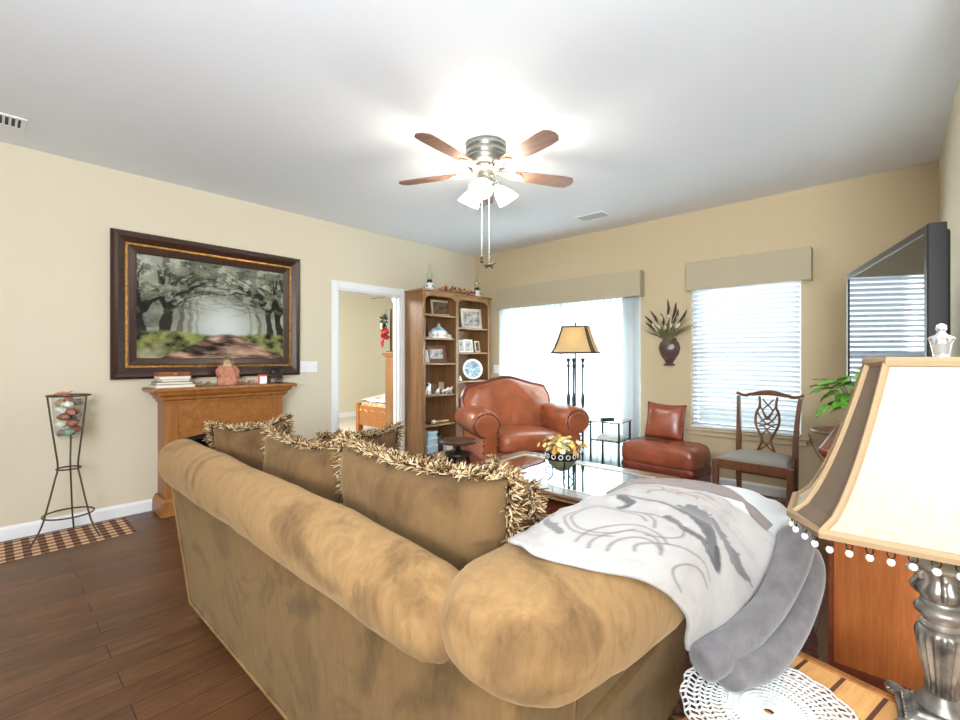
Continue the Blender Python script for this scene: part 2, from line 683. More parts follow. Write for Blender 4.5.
# baseboards
mb = MB()
for a, b in ((-3.2, DY0 - .085), (DY1 + .054, YB)):
    mb.prism([(XL, 0), (XL + .016, 0), (XL + .016, .075), (XL + .008, .095), (XL, .095)], 'Y', a, b)
struct(mb.build('baseboard_left', m_white, smooth=0))
mb = MB()
for a, b in ((XL, SX0 - .06), (SX1 + .06, XR)):
    mb.prism([(YB, 0), (YB - .016, 0), (YB - .016, .075), (YB - .008, .095), (YB, .095)], 'X', a, b)
struct(mb.build('baseboard_back', m_white, smooth=0))
struct(MB().box(XR - .016, XR, 2.02, YB, 0, .095).build('baseboard_right', m_white, smooth=0))
# doorway casing
mb = MB()
cas = .082
for y0, y1, z0, z1 in ((DY0 - cas, DY0, 0, DZ + cas), (DY1, DY1 + .052, 0, DZ + cas), (DY0, DY1, DZ, DZ + cas)):
    mb.box(XL, XL + .018, y0, y1, z0, z1)
    mb.box(XL - .138, XL - .12, y0, y1, z0, z1)
mb.box(XL - .12, XL, DY0, DY0 + .018, 0, DZ).box(XL - .12, XL, DY1 - .018, DY1, 0, DZ).box(XL - .12, XL, DY0, DY1, DZ - .018, DZ)
mb.box(XL - .07, XL - .055, DY1 - .03, DY1 - .018, 0, DZ).box(XL - .07, XL - .055, DY0 + .018, DY0 + .03, 0, DZ)
struct(mb.build('trim_1', m_white, smooth=0, bevel=.004))

# sliding glass door
d2 = bpy.data.objects.new('door_2', None)
COL.objects.link(d2)
d2['kind'] = 'structure'
d2.location = ((SX0 + SX1) / 2, YB + .07, 0)
hw = (SX1 - SX0) / 2
mb = MB()
mb.box(-hw, hw, -.05, .05, 0, .04).box(-hw, hw, -.05, .05, SZ - .05, SZ).box(-hw, -hw + .05, -.05, .05, .04, SZ - .05).box(hw - .05, hw, -.05, .05, .04, SZ - .05)
mb.build('door_frame', m_ledge, d2, smooth=0)
for x0, x1, y in ((-hw + .05, .04, -.02), (-.04, hw - .05, .02)):
    mb = MB()
    mb.box(x0, x0 + .07, y - .015, y + .015, .04, SZ - .05).box(x1 - .07, x1, y - .015, y + .015, .04, SZ - .05)
    mb.box(x0 + .07, x1 - .07, y - .015, y + .015, .04, .13).box(x0 + .07, x1 - .07, y - .015, y + .015, SZ - .13, SZ - .05)
    f = mb.build('sliding_panel', m_ledge, d2, smooth=0)
    MB().box(x0 + .07, x1 - .07, y - .003, y + .003, .13, SZ - .13).build('pane', m_pane, f, smooth=0)

# window in the back wall
w1 = bpy.data.objects.new('window_1', None)
COL.objects.link(w1)
w1['kind'] = 'structure'
w1.location = ((WX0 + WX1) / 2, YB + .08, WZ0)
hw = (WX1 - WX0) / 2
wh = WZ1 - WZ0
mb = MB()
mb.box(-hw, hw, -.03, .05, 0, .04).box(-hw, hw, -.03, .05, wh - .04, wh).box(-hw, -hw + .04, -.03, .05, .04, wh - .04).box(hw - .04, hw, -.03, .05, .04, wh - .04)
mb.box(-hw + .04, hw - .04, -.01, .03, wh / 2 - .025, wh / 2 + .025)
mb.build('window_frame', m_white, w1, smooth=0)
MB().box(-hw + .04, hw - .04, .008, .014, .04, wh - .04).build('pane', m_pane, w1, smooth=0)
mb = MB()
mb.box(-hw - .06, hw + .06, -.125, -.03, -.022, 0).box(-hw - .04, hw + .04, -.1, -.08, -.075, -.022)
mb.build('window_sill', m_wall2, w1, smooth=0, bevel=.004)

# outdoor ground seen through the glass
struct(MB().box(-9, 5, YB + .16, 14, -.25, -.1).build('ground', M('patio', (200, 200, 196), .9), smooth=0))

# valances
for nm, x0, x1, lab in (('door', -4.0, -1.985, 'long beige linen cornice valance above the glass patio door'), ('win', -1.515, -.50, 'short beige linen cornice valance above the window blind')):
    t = thing('cornice_valance', lab, 'valance', ((x0 + x1) / 2, YB, 1.925), 0, 'linen cornice valances')
    a = (x1 - x0) / 2
    mb = MB()
    mb.box(-a, a, -.125, -.105, 0, .28)
    mb.build('front_panel', m_valance, t, smooth=0, bevel=.006)
    mb = MB().box(-a, -a + .02, -.105, -.001, 0, .28)
    mb.build('side_panel', m_valance, t, smooth=0, bevel=.004)
    MB().box(a - .02, a, -.105, -.001, 0, .28).build('side_panel', m_valance, t, smooth=0, bevel=.004)
    MB().box(-a + .02, a - .02, -.105, -.001, .26, .28).build('top_board', m_valance, t, smooth=0)

# vertical vanes over the glass door
t = thing('vertical_blind', 'closed white translucent vertical vanes covering the glass patio door', 'blind', (-3.0, YB - .05, 0), 0)
MB().box(-.99, .96, -.02, .02, 1.99, 2.03).build('headrail', m_white, t, smooth=0)
mb = MB()
xs = []
x = -.955
while x < .80:
    xs.append((x, 10))
    x += .082
for k in range(7):
    xs.append((.83 + k * .018, 40))
for x, ang in xs:
    w = .046
    ca, sa = math.cos(R(ang)), math.sin(R(ang))
    pr = [(x + ca * u * w, sa * u * w + .006 * (1 - u * u)) for u in (-1, -.5, 0, .5, 1)]
    mb.loft([[(p[0], p[1], .035) for p in pr], [(p[0], p[1], 1.99) for p in pr]], cap=False, closed=False)
mb.build('vanes', m_vane, t, smooth=180, solid=.0015)
mb = MB()
mb.tube([(1.0, -.03, 2.0), (1.0, -.035, 1.2), (1.005, -.03, .9)], .004, 6)
mb.build('pull_cord', m_white, t)

# horizontal blind
t = thing('window_blind', 'white wooden slat blind lowered over the window behind the dining chair', 'blind', ((WX0 + WX1) / 2, YB - .012, WZ0), 0)
hw = (WX1 - WX0) / 2 - .004
MB().box(-hw, hw, -.025, .03, wh - .05, wh - .005).build('headrail', m_white, t, smooth=0, bevel=.003)
mb = MB()
n = 32
for k in range(n):
    z = .045 + k * (wh - .11) / (n - 1)
    mb.cbox((0, .004, z), (2 * hw - .01, .05, .003), (R(-28), 0, 0))
mb.build('slats', m_slat, t, smooth=0)
mb = MB()
for x in (-hw * .82, -hw * .28, hw * .28, hw * .82):
    mb.box(x - .001, x + .001, -.022, -.020, .02, wh - .05)
mb.build('ladder_cords', m_white, t, smooth=0)
MB().box(-hw, hw, -.022, .028, .006, .026).build('bottom_rail', m_white, t, smooth=0, bevel=.003)
mb = MB()
mb.tube([(hw * .86, -.028, wh - .05), (hw * .86, -.03, .55), (hw * .86, -.03, .4)], .0018, 5).ell((hw * .86, -.03, .39), (.006, .006, .014), 8, 6)
mb.build('lift_cord', m_white, t)


# switches
def switch_plate(label, loc, rz, w, n):
    t = thing('light_switch', label, 'switch', loc, rz, 'wall switch plates')
    MB().box(-w / 2, w / 2, -.008, -.0005, -.058, .058).build('plate', m_white, t, smooth=0, bevel=.003)
    for k in range(n):
        x = (k - (n - 1) / 2) * .045
        MB().box(x - .006, x + .006, -.018, -.008, -.014, .014).build('toggle', m_white, t, smooth=0, bevel=.002)


switch_plate('white four-toggle switch plate between the painting and the doorway', (XL, 2.27, 1.165), R(90), .2, 4)
switch_plate('white switch plate beside the bookcase on the window wall', (-4.09, YB, 1.105), 0, .12, 2)


# ceiling vents
def vent(label, x0, x1, y0, y1, louv):
    cx, cy = (x0 + x1) / 2, (y0 + y1) / 2
    t = thing('ceiling_vent', label, 'vent', (cx, cy, H), 0, 'ceiling air vents')
    a, b = (x1 - x0) / 2, (y1 - y0) / 2
    mb = MB()
    mb.box(-a, a, -b, -b + .025, -.008, -.0005).box(-a, a, b - .025, b, -.008, -.0005).box(-a, -a + .025, -b + .025, b - .025, -.008, -.0005).box(a - .025, a, -b + .025, b - .025, -.008, -.0005)
    mb.build('frame', m_white, t, smooth=0)
    MB().box(-a + .025, a - .025, -b + .025, b - .025, -.003, -.0005).build('duct', M('duct_dark', (70, 70, 72), .8), t, smooth=0)
    mb = MB()
    if louv == 'Y':
        k = -b + .04
        while k < b - .03:
            mb.box(-a + .025, a - .025, k, k + .012, -.007, -.003)
            k += .028
    else:
        k = -a + .04
        while k < a - .03:
            mb.box(k, k + .012, -b + .025, b - .025, -.007, -.003)
            k += .028
    mb.build('louvres', m_white, t, smooth=0)


vent('white louvred ceiling vent near the window wall beyond the fan', -2.46, -2.14, 4.17, 4.37, 'X')
vent('white louvred ceiling vent at the top left above the left wall', -4.17, -3.97, -.2, .17, 'Y')


# ------------------------------------------------------------------ ceiling fan
fx, fy = -2.08, 2.34
fan = thing('ceiling_fan', 'pewter five-blade ceiling fan with lit frosted lamps', 'fan', (fx, fy, H), 0)
fan.scale = (1.03, 1.03, .82)
mb = MB()
mb.lathe([(.0, -.001), (.125, -.001), (.138, -.012), (.138, -.05), (.131, -.058), (.131, -.072), (.14, -.08), (.14, -.105), (.134, -.115), (.134, -.125), (.142, -.133), (.138, -.165), (.12, -.19), (.095, -.2), (.0, -.2)], 48)
mb.build('motor_housing', m_pewter, fan, smooth=50)
mb = MB()
mb.lathe([(.0, -.2), (.088, -.2), (.095, -.215), (.07, -.235), (.0, -.235)], 40)
mb.build('vent_ring', m_cream, fan, smooth=50)
mb = MB()
for k in range(20):
    a = 2 * PI * k / 20
    mb.cbox((.088 * math.cos(a), .088 * math.sin(a), -.218), (.012, .009, .022), (0, R(30), a))
mb.build('vent_slots', m_bezel, fan, smooth=0)
mb = MB()
mb.lathe([(.0, -.235), (.05, -.235), (.058, -.245), (.058, -.275), (.05, -.285), (.054, -.295), (.05, -.33), (.035, -.345), (.0, -.35)], 32)
mb.build('switch_housing', m_pewter, fan, smooth=50)
for k in range(5):
    a = R(-12 + 72 * k)
    Mx = Matrix.Rotation(a, 4, 'Z')
    P12 = Matrix.Rotation(R(-12), 4, 'X')
    out = [(.20, -.045), (.24, -.052), (.40, -.062), (.56, -.068), (.62, -.062), (.645, -.03), (.65, 0), (.645, .03), (.62, .062), (.56, .068), (.40, .062), (.24, .052), (.20, .045)]
    top = [Mx @ Matrix.Translation((0, 0, -.232)) @ P12 @ Vector((x, y, .004)) for x, y in out]
    bot = [Mx @ Matrix.Translation((0, 0, -.232)) @ P12 @ Vector((x, y, -.004)) for x, y in out]
    b = MB().loft([bot, top]).build('blade', m_blade, fan, smooth=0)
    mb = MB()
    Bm = Mx @ Matrix.Translation((0, 0, -.236)) @ P12
    for sgn in (-1, 1):
        mb.tube([Mx @ Vector((.06, 0, -.225)), Mx @ Vector((.12, sgn * .008, -.235)), Bm @ Vector((.18, sgn * .03, -.008)), Bm @ Vector((.225, sgn * .035, -.008)), Bm @ Vector((.25, sgn * .018, -.008)), Bm @ Vector((.24, 0, -.008))], .0065, 6)
    mb.loft([[Bm @ Vector((x, y, z)) for x, y in ((.2, -.03), (.25, -.02), (.27, 0), (.25, .02), (.2, .03))] for z in (-.012, -.006)])
    mb.build('blade_iron', m_cream, b, smooth=60)
for k, ad in enumerate((-60, 60, 180)):
    a = R(ad)
    d = Vector((math.cos(a) * .62, math.sin(a) * .62, -.78)).normalized()
    c0 = Vector((math.cos(a) * .045, math.sin(a) * .045, -.305))
    arm = MB().tube(spline([c0, c0 + Vector((math.cos(a) * .03, math.sin(a) * .03, .006)), c0 + d * .06], 5), .009, 8).build('lamp_arm', m_pewter, fan)
    q = d.to_track_quat('Z', 'Y').to_matrix().to_4x4()
    mt = Matrix.Translation(c0 + d * .045) @ q
    MB().lathe([(.0, -.005), (.026, -.005), (.028, .03), (.0, .032)], 20, mtx=mt).build('socket_cup', m_cream, arm)
    MB().lathe([(.03, .022), (.044, .045), (.06, .085), (.068, .12), (.078, .15), (.073, .15), (.062, .118), (.036, .05), (.0, .045)], 24, mtx=mt).build('glass_shade', m_bulbglass, arm, smooth=180)
for dx, dy, z1, kk in ((.012, .018, -1.02, 0), (-.022, -.018, -.97, 1)):
    ch = MB().tube([(dx, dy, -.335), (dx, dy, z1 + .02)], .0016, 5).build('pull_chain', m_white, fan)
    mb = MB()
    if kk == 0:   # a little dark bronze animal on the chain
        mb.ell((dx, dy, z1), (.028, .014, .016), 12, 8, (0, R(-15), R(40)))
        for sx, l in ((-.02, .03), (-.012, .026), (.014, .028), (.02, .03)):
            mb.tube([(dx + sx * .77, dy + sx * .64, z1 - .005), (dx + sx * 1.0, dy + sx * .8, z1 - l)], .004, 6)
        mb.tube([(dx + .018, dy + .015, z1 + .005), (dx + .028, dy + .022, z1 + .022), (dx + .038, dy + .03, z1 + .02)], [.009, .007, .005], 7)
        mb.tube([(dx - .02, dy - .016, z1 + .004), (dx - .034, dy - .026, z1 - .008)], [.004, .002], 6)
        mb.tube([(dx, dy, z1 + .012), (dx, dy, z1 + .024)], .003, 6)
    else:
        mb.lathe([(.0, -.03), (.008, -.03), (.012, -.018), (.006, -.006), (.01, .004), (.007, .018), (.0, .022)], 12, (dx, dy, z1))
        mb.ell((dx + .008, dy, z1 - .026), (.012, .008, .006), 8, 6)
    mb.build('pull_ornament', m_iron, ch)

# ------------------------------------------------------------------ painting over the mantel
PW, PH = 1.52, 1.182
t = thing('framed_painting', 'large dark framed painting of a misty tree lined lane above the mantel', 'painting', (XL, 1.408, 1.088), R(90))
# local x runs along the wall, local -y points into the room


def frame_ring(a, y0, y1, w0, x, z0, z1):
    pass


def frame_mb(hw, z0, z1, prof):
    """prof: list of (inset from the outer edge, local y)"""
    mb = MB()
    rings = []
    for ins, y in prof:
        rings.append([(-hw + ins, y, z0 + ins), (hw - ins, y, z0 + ins), (hw - ins, y, z1 - ins), (-hw + ins, y, z1 - ins)])
    mb.loft(rings, cap=False)
    return mb


frame_mb(PW / 2, 0, PH, [(0, -.002), (0, -.035), (.02, -.055), (.045, -.05), (.085, -.032), (.092, -.030)]).build('outer_moulding', m_frame, t, smooth=0)
frame_mb(PW / 2, 0, PH, [(.090, -.030), (.093, -.036), (.105, -.036), (.112, -.026)]).build('gold_fillet', m_gold, t, smooth=0)
frame_mb(PW / 2, 0, PH, [(.110, -.026), (.118, -.03), (.16, -.02), (.168, -.014)]).build('inner_moulding', m_frame, t, smooth=0)


def paint_lane(nx, ny):
    rng = np.random.RandomState(5)
    U, V = np.meshgrid(np.linspace(0, 1, nx), np.linspace(0, 1, ny), indexing='ij')   # V up

    def fbm(u, v, seed, octs=4, o0=0):
        r = np.zeros_like(u)
        amp = 1
        rs = np.random.RandomState(seed)
        for o in range(o0, octs + o0):
            n = 4 * 2 ** o + 1
            g = rs.rand(n + 1, n + 1)
            x, y = np.clip(u, 0, .999) * n, np.clip(v, 0, .999) * n
            i, j = x.astype(int), y.astype(int)
            fx_, fy_ = x - i, y - j
            fx_, fy_ = fx_ * fx_ * (3 - 2 * fx_), fy_ * fy_ * (3 - 2 * fy_)
            r += amp * ((g[i, j] * (1 - fx_) + g[i + 1, j] * fx_) * (1 - fy_) + (g[i, j + 1] * (1 - fx_) + g[i + 1, j + 1] * fx_) * fy_)
            amp *= .55
        return r / 1.9

    def L(c):
        return np.array(lin(c)[:3])
    gx, gy = .55, .33
    dist = np.sqrt(((U - gx) * 1.25) ** 2 + (V - gy) ** 2)
    glow = np.exp(-(dist / .22) ** 2)
    f = fbm(U, V, 3)[..., None]
    img = L((128, 132, 114)) * (1 - f) + L((206, 208, 194)) * f
    fol = fbm(U * .99, V * .99, 8, 6)
    m = np.clip((fol - .52) * 6, 0, 1)[..., None] * np.clip((dist - .15) * 2.2, 0, 1)[..., None] * (V > .3)[..., None]
    img = img * (1 - .6 * m) + L((62, 64, 50)) * .6 * m
    img = img * (1 - .8 * glow[..., None]) + L((226, 232, 230)) * .8 * glow[..., None]

    wu, wv_ = fbm(U, V, 61, 5) - .5, fbm(U, V, 62, 5) - .5
    U0, V0 = U, V
    U, V = U + .075 * wu, V + .075 * wv_

    def stroke(pts, w0, w1, col, op):
        nonlocal img
        p = np.array([list(q)[:2] for q in spline([(a, b, 0) for a, b in pts], 6)])
        best = np.zeros_like(U)
        for i in range(len(p) - 1):
            a, b = p[i], p[i + 1]
            w = w0 + (w1 - w0) * i / max(1, len(p) - 2)
            d = b - a
            tt = np.clip(((U - a[0]) * d[0] + (V - a[1]) * d[1]) / (d @ d + 1e-12), 0, 1)
            q = np.sqrt((U - a[0] - tt * d[0]) ** 2 + (V - a[1] - tt * d[1]) ** 2)
            best = np.maximum(best, np.clip((w - q) / .004 + .5, 0, 1))
        k = (best * op)[..., None]
        img = img * (1 - k) + L(col) * k
    D = (44, 37, 30)
    # receding trunks and arching limbs, far ones pale
    for x, w, o, c in ((.36, .012, .4, (120, 112, 100)), (.31, .016, .5, (104, 94, 82)), (.25, .02, .65, (86, 76, 64)), (.74, .012, .4, (116, 108, 96)), (.80, .016, .55, (92, 84, 72))):
        stroke([(x, .24), (x + .005, .4), (x + (.5 - x) * .1, .55), (x + (.5 - x) * .5, .72)], w, w * .4, c, o)
        stroke([(x, .45), (x - .03, .6), (x - .02, .8)], w * .6, w * .3, c, o)
    for x, s_ in ((.16, 1), (.02, 1), (.90, -1), (.985, -1)):
        w = .034 if x < .5 else .03
        stroke([(x - .01, .17 if x != .16 else .22), (x, .3), (x + .01 * s_, .45), (x + .03 * s_, .56)], w * 1.1, w * .7, D, .92)
        for q in range(7):
            rr = rng.rand(4)
            y0 = .42 + .12 * rr[0]
            stroke([(x + .01 * s_, y0), (x + s_ * (.05 + .05 * rr[1]), y0 + .13), (x + s_ * (.14 + .14 * rr[1]), y0 + .2 + .1 * rr[2]), (x + s_ * (.22 + .3 * rr[3]), y0 + .24 + .2 * rr[2])], .014, .003, D, .8)
            stroke([(x, y0 + .05), (x - s_ * .03 * rr[2], y0 + .2), (x + s_ * (.1 * rr[1] - .06), y0 + .42)], .01, .003, D, .75)
    for q in range(46):
        rr = rng.rand(5)
        s_ = 1 if rr[0] < .5 else -1
        x0 = .12 + .2 * rr[1] if s_ > 0 else .88 - .2 * rr[1]
        y0 = .5 + .3 * rr[2]
        stroke([(x0, y0), (x0 + s_ * .1, y0 + .07 * (rr[3] - .2)), (x0 + s_ * .24, y0 + .12 * (rr[4] - .5))], .005, .0015, (70, 66, 54), .55)
    U, V = U0, V0
    for sd, th_, c, o in ((71, .62, (206, 208, 192), .6), (72, .60, (60, 62, 46), .6), (73, .64, (150, 156, 128), .6)):
        fo = fbm(U, V, sd, 5, 2)
        k_ = (np.clip((fo - th_) * 14, 0, 1) * np.clip((V - .42) * 5, 0, 1) * np.clip((dist - .12) * 3, 0, 1) * o)[..., None]
        img = img * (1 - k_) + L(c) * k_
    # mist again near the glow
    img = img * (1 - .45 * glow[..., None]) + L((228, 233, 232)) * .45 * glow[..., None]
    # ground
    hor = .27 + .02 * np.sin(U * 9)
    gmask = np.clip((hor - V) / .03, 0, 1)[..., None]
    gn = np.clip((fbm(U, V * .9, 21, 4, 2)[..., None] - .5) * 2.2 + .5, 0, 1)
    grass = L((44, 46, 26)) * (1 - gn) + L((168, 172, 112)) * gn
    img = img * (1 - gmask) + grass * gmask
    depth = np.clip((.27 - V) / .27, 0, 1)
    half = .05 + .42 * depth
    path = np.clip((half - np.abs(U - .56 - .02 * depth)) / .04, 0, 1)[..., None] * np.clip((.27 - V) / .02, 0, 1)[..., None]
    pn = np.clip((fbm(np.clip(U * .3 + V * .2, 0, 1), np.clip(V * 1.0, 0, 1), 31, 4, 2)[..., None] - .5) * 2.6 + .42, 0, 1)
    earth = L((52, 38, 32)) * (1 - pn) + L((212, 178, 158)) * pn
    rut = np.clip(1 - np.abs((U - .56) - .35 * depth) / (.02 + .06 * depth), 0, 1) + np.clip(1 - np.abs((U - .56) + .3 * depth) / (.03 + .08 * depth), 0, 1)
    earth = earth * (1 + .5 * np.clip(rut, 0, 1)[..., None])
    img = img * (1 - path) + earth * path
    dap = np.clip((fbm(U, V, 44, 6) - .55) * 8, 0, 1)[..., None] * np.clip((.2 - V) * 8, 0, 1)[..., None]
    img = img * (1 - .4 * dap) + L((222, 214, 190)) * .4 * dap
    return np.clip(np.clip(img, 0, 1) ** 1.25 * .8, 0, 1)


nx, ny = 230, 176
img = paint_lane(nx, ny)
mb = MB()
cw, chh = PW / 2 - .166, PH - .166
mb.grid(lambda u, v: (-cw + 2 * cw * u, -.013, .166 + (chh - .166) * v), nx - 1, ny - 1)
cols = np.concatenate([img, np.ones((nx, ny, 1))], axis=2).reshape(-1, 4)
mb.build('canvas', m_paint, t, smooth=0, colors=cols, recalc=False)
MB().box(-PW / 2 + .01, PW / 2 - .01, -.012, -.001, .01, PH - .01).build('backing_board', m_frame, t, smooth=0)

# ------------------------------------------------------------------ oak electric fireplace
FX = XL + .018
t = thing('fireplace_mantel', 'honey oak electric fireplace mantel against the left wall under the painting', 'fireplace', (FX, 1.418, 0), R(90))
t.scale = (.945, .9, 1)
# local: x along the wall (+ away from the camera), -y into the room
mb = MB()
mb.box(-.53, .53, -.315, 0, 0, .10)
mb.prism([(-.53, .10), (.53, .10), (.515, .125), (.51, .14), (-.51, .14), (-.515, .125)], 'Y', -.315, 0)
mb.build('plinth', m_oak_h, t, smooth=0, bevel=.006)
for s_ in (-1, 1):
    MB().box(*sorted((s_ * .49, s_ * .40)), -.285, 0, .14, .90).build('pilaster', m_oak, t, smooth=0, bevel=.004)
    mb = MB()
    mb.box(*sorted((s_ * .40, s_ * .36)), -.262, -.1, .14, .67)
    mb.build('inner_stile', m_oak, t, smooth=0, bevel=.003)
poly = [(-.40, .90), (-.40, .655)]
for k in range(13):
    u = -1 + 2 * k / 12
    poly.append((.36 * u, .665 + .04 * (1 - u * u)))
poly += [(.40, .655), (.40, .90)]
MB().prism([(x, z) for x, z in poly], 'Y', -.275, -.05).build('frieze_board', m_oak_h, t, smooth=0, bevel=.003)
poly2 = []
for k in range(13):
    u = -1 + 2 * k / 12
    poly2.append((.36 * u, .665 + .04 * (1 - u * u)))
for k in range(13):
    u = 1 - 2 * k / 12
    poly2.append((.36 * u, .60 + .035 * (1 - u * u)))
MB().prism(poly2, 'Y', -.266, -.1).build('arched_rail', m_oak_h, t, smooth=0, bevel=.003)
MB().box(-.36, .36, -.24, -.02, .14, .68).build('firebox', m_black, t, smooth=0)
MB().box(-.33, .33, -.246, -.241, .18, .58).build('glass_front', M('black_glass', (8, 8, 9), .06), t, smooth=0)
mb = MB()
prof = [(0, .90), (-.30, .90), (-.30, .915), (-.318, .925), (-.322, .945), (-.345, .965), (-.352, .985), (-.352, .99), (0, .99)]
rings = []
for sx in (-1, 1):
    pass
hws = []
for y, z in prof:
    hws.append((y, z, .505 + (abs(y) - .30 if y < -.29 else 0)))
mb.loft([[(-hw_, y if y else 0, z), (hw_, y if y else 0, z), (hw_, 0, z), (-hw_, 0, z)] for y, z, hw_ in hws[1:-1]])
mb.build('crown_moulding', m_oak_h, t, smooth=0)
MB().box(-.605, .605, -.37, .0, .99, 1.02).build('mantel_shelf', m_oak_h, t, smooth=0, bevel=.01)
MT = 1.0205


def book(loc, size, rz, col, label, group, name='book', lying=True):
    w, d, h = size
    b = thing(name, label, 'book', loc, rz, group)
    mt = M('book_cover', col, .6)
    mb = MB()
    mb.box(-w / 2, w / 2, -d / 2, d / 2, 0, .004).box(-w / 2, w / 2, -d / 2, d / 2, h - .004, h).box(-w / 2, -w / 2 + .005, -d / 2, d / 2, .004, h - .004)
    mb.build('cover', mt, b, smooth=0)
    MB().box(-w / 2 + .005, w / 2 - .006, -d / 2 + .005, d / 2 - .005, .004, h - .004).build('pages', m_paper, b, smooth=0)
    return b


z = MT
for k, (sz, rz, col, lab) in enumerate((((.20, .275, .024), 92, (206, 196, 178), 'pale large book at the bottom of the stack on the mantel'),
                                        ((.18, .25, .022), 88, (110, 96, 74), 'olive brown book second from the bottom of the mantel stack'),
                                        ((.17, .20, .020), 94, (176, 160, 136), 'tan book in the middle of the stack on the mantel'),
                                        ((.17, .22, .022), 89, (216, 212, 204), 'white book just under the brown box on the mantel'))):
    book((-4.33 + .006 * k, 1.02, z), sz, R(rz - 90), col, lab, 'books stacked on the mantel')
    z += sz[2] + .0006
t = thing('wooden_box', 'reddish brown wooden box lying on top of the mantel book stack', 'box', (-4.33, 1.02, z), R(2))
MB().box(-.07, .07, -.105, .105, 0, .022).build('body', M('redwood', (126, 66, 40), .5, var=.2), t, smooth=0, bevel=.002)
MB().box(-.072, .072, -.107, .107, .022, .032).build('lid', M('redwood_lid', (146, 80, 50), .5, var=.2), t, smooth=0, bevel=.002)
MB().box(.0715, .076, -.012, .012, .012, .026).build('clasp', m_gold, t, smooth=0)

# scarecrow doll in a coral dress
t = thing('cloth_doll', 'straw headed cloth doll in a coral dress on the mantel', 'doll', (-4.33, 1.435, MT), R(70))
mb = MB()
rings = []
for i, (z, r) in enumerate(((0, .075), (.02, .085), (.08, .082), (.13, .066), (.165, .05), (.18, .042))):
    rings.append([(r * (1 + .08 * math.cos(7 * a)) * math.cos(a), r * .8 * (1 + .08 * math.cos(7 * a)) * math.sin(a), z) for a in [2 * PI * k / 28 for k in range(28)]])
mb.loft(rings)
mb.build('dress', M('coral_cloth', (186, 128, 104), .9, var=.12, vs_=30), t, smooth=60)
mb = MB()
for s_ in (-1, 1):
    mb.tube([(s_ * .04, 0, .165), (s_ * .075, -.01, .12), (s_ * .06, -.035, .07)], [.022, .02, .024], 8)
mb.build('sleeves', M('coral_cloth_dark', (170, 110, 90), .9, var=.12), t)
MB().ell((0, 0, .20), (.036, .034, .036), 14, 10).build('head', M('burlap', (196, 170, 122), .9), t)
mb = MB()
for k in range(60):
    a = random.random() * 2 * PI
    e = random.uniform(-.2, 1.2)
    d = Vector((math.cos(a) * math.cos(e), math.sin(a) * math.cos(e), math.sin(e)))
    mb.tube([Vector((0, 0, .20)) + d * .03, Vector((0, 0, .20)) + d * random.uniform(.045, .06) + Vector((0, 0, -.006))], [.003, .0015], 4)
mb.build('straw_hair', M('straw', (150, 130, 82), .9, var=.2), t)
mb = MB()
mb.lathe([(.0, .225), (.052, .226), (.054, .231), (.026, .236), (.02, .262), (.0, .266)], 18)
mb.build('hat', M('straw_hat', (132, 116, 78), .9, var=.2, bump=.3), t)
mb = MB()
for s_ in (-1, 1):
    mb.tube([(0, -.045, .172), (s_ * .028, -.055, .186), (s_ * .034, -.055, .168), (0, -.045, .172)], .005, 6)
mb.build('ribbon_bow', M('ribbon', (214, 190, 140), .8), t)

# small mantel ornaments
for k, (y, col, lab) in enumerate(((1.235, (150, 128, 84), 'small tan leaf sprig between the books and the doll on the mantel'), (1.585, (188, 140, 96), 'small dried berry sprig just right of the doll on the mantel'))):
    t = thing('dried_sprig', lab, 'dried plant', (-4.31, y, MT), 0)
    mb = MB()
    for q in range(7):
        a = random.uniform(-.6, .6) + (PI / 2 if q % 2 else -PI / 2)
        mb.tube([(0, 0, .006), (math.cos(a) * .03, math.sin(a) * .04, random.uniform(.01, .03)), (math.cos(a) * .04, math.sin(a) * .075, random.uniform(.006, .04))], .002, 5)
    mb.build('stems', M('twig', (96, 76, 50), .8), t)
    mb = MB()
    for q in range(10):
        mb.ell((random.uniform(-.03, .03), random.uniform(-.06, .06), random.uniform(.012, .035)), (.009, .012, .006), 7, 5, (random.random(), random.random(), random.random()))
    mb.build('leaves', M('dry_leaf', col, .8, var=.3), t)
t = thing('greeting_tin', 'small red and white box on the right of the mantel', 'box', (-4.24, 1.70, MT), R(64))
MB().box(-.036, .036, -.02, .02, 0, .085).build('body', M('red_card', (206, 58, 40), .5), t, smooth=0, bevel=.002)
MB().box(-.022, .036, -.0215, -.0205, .004, .07).build('front_label', M('white_card', (226, 222, 226), .5), t, smooth=0)
t = thing('wagon_figurine', 'dark metal figurine of a wheeled wagon at the right end of the mantel', 'figurine', (-4.34, 1.83, MT), R(80))
for x in (-.055, .055):
    for y in (-.035, .035):
        mb = MB()
        mb.tube(circle((x, y, .035), .032, 18, 'Y'), .004, 6, loop=True)
        for q in range(4):
            a = q * PI / 4
            mb.tube([(x - .03 * math.cos(a), y, .035 - .03 * math.sin(a)), (x + .03 * math.cos(a), y, .035 + .03 * math.sin(a))], .002, 5)
        mb.build('wheel', m_black, t)
MB().box(-.085, .085, -.028, .028, .045, .08).build('wagon_body', m_walnut, t, smooth=0, bevel=.004)
mb = MB()
for k in range(5):
    x = -.07 + .035 * k
    mb.tube([(x, -.028, .08), (x, -.03, .13), (x, 0, .16), (x, .03, .13), (x, .028, .08)], .0035, 6)
mb.ell((.02, 0, .10), (.05, .022, .04), 12, 8)
mb.build('hoops', m_black, t)

# ------------------------------------------------------------------ plaid runner and stone vase stand
t = MB().box(-4.44, -4.02, -.55, .73, .001, .007).build('floor_runner', m_plaid, smooth=0, bevel=.002)
tag(t, 'brown gingham runner mat on the wood floor along the left wall', 'mat')

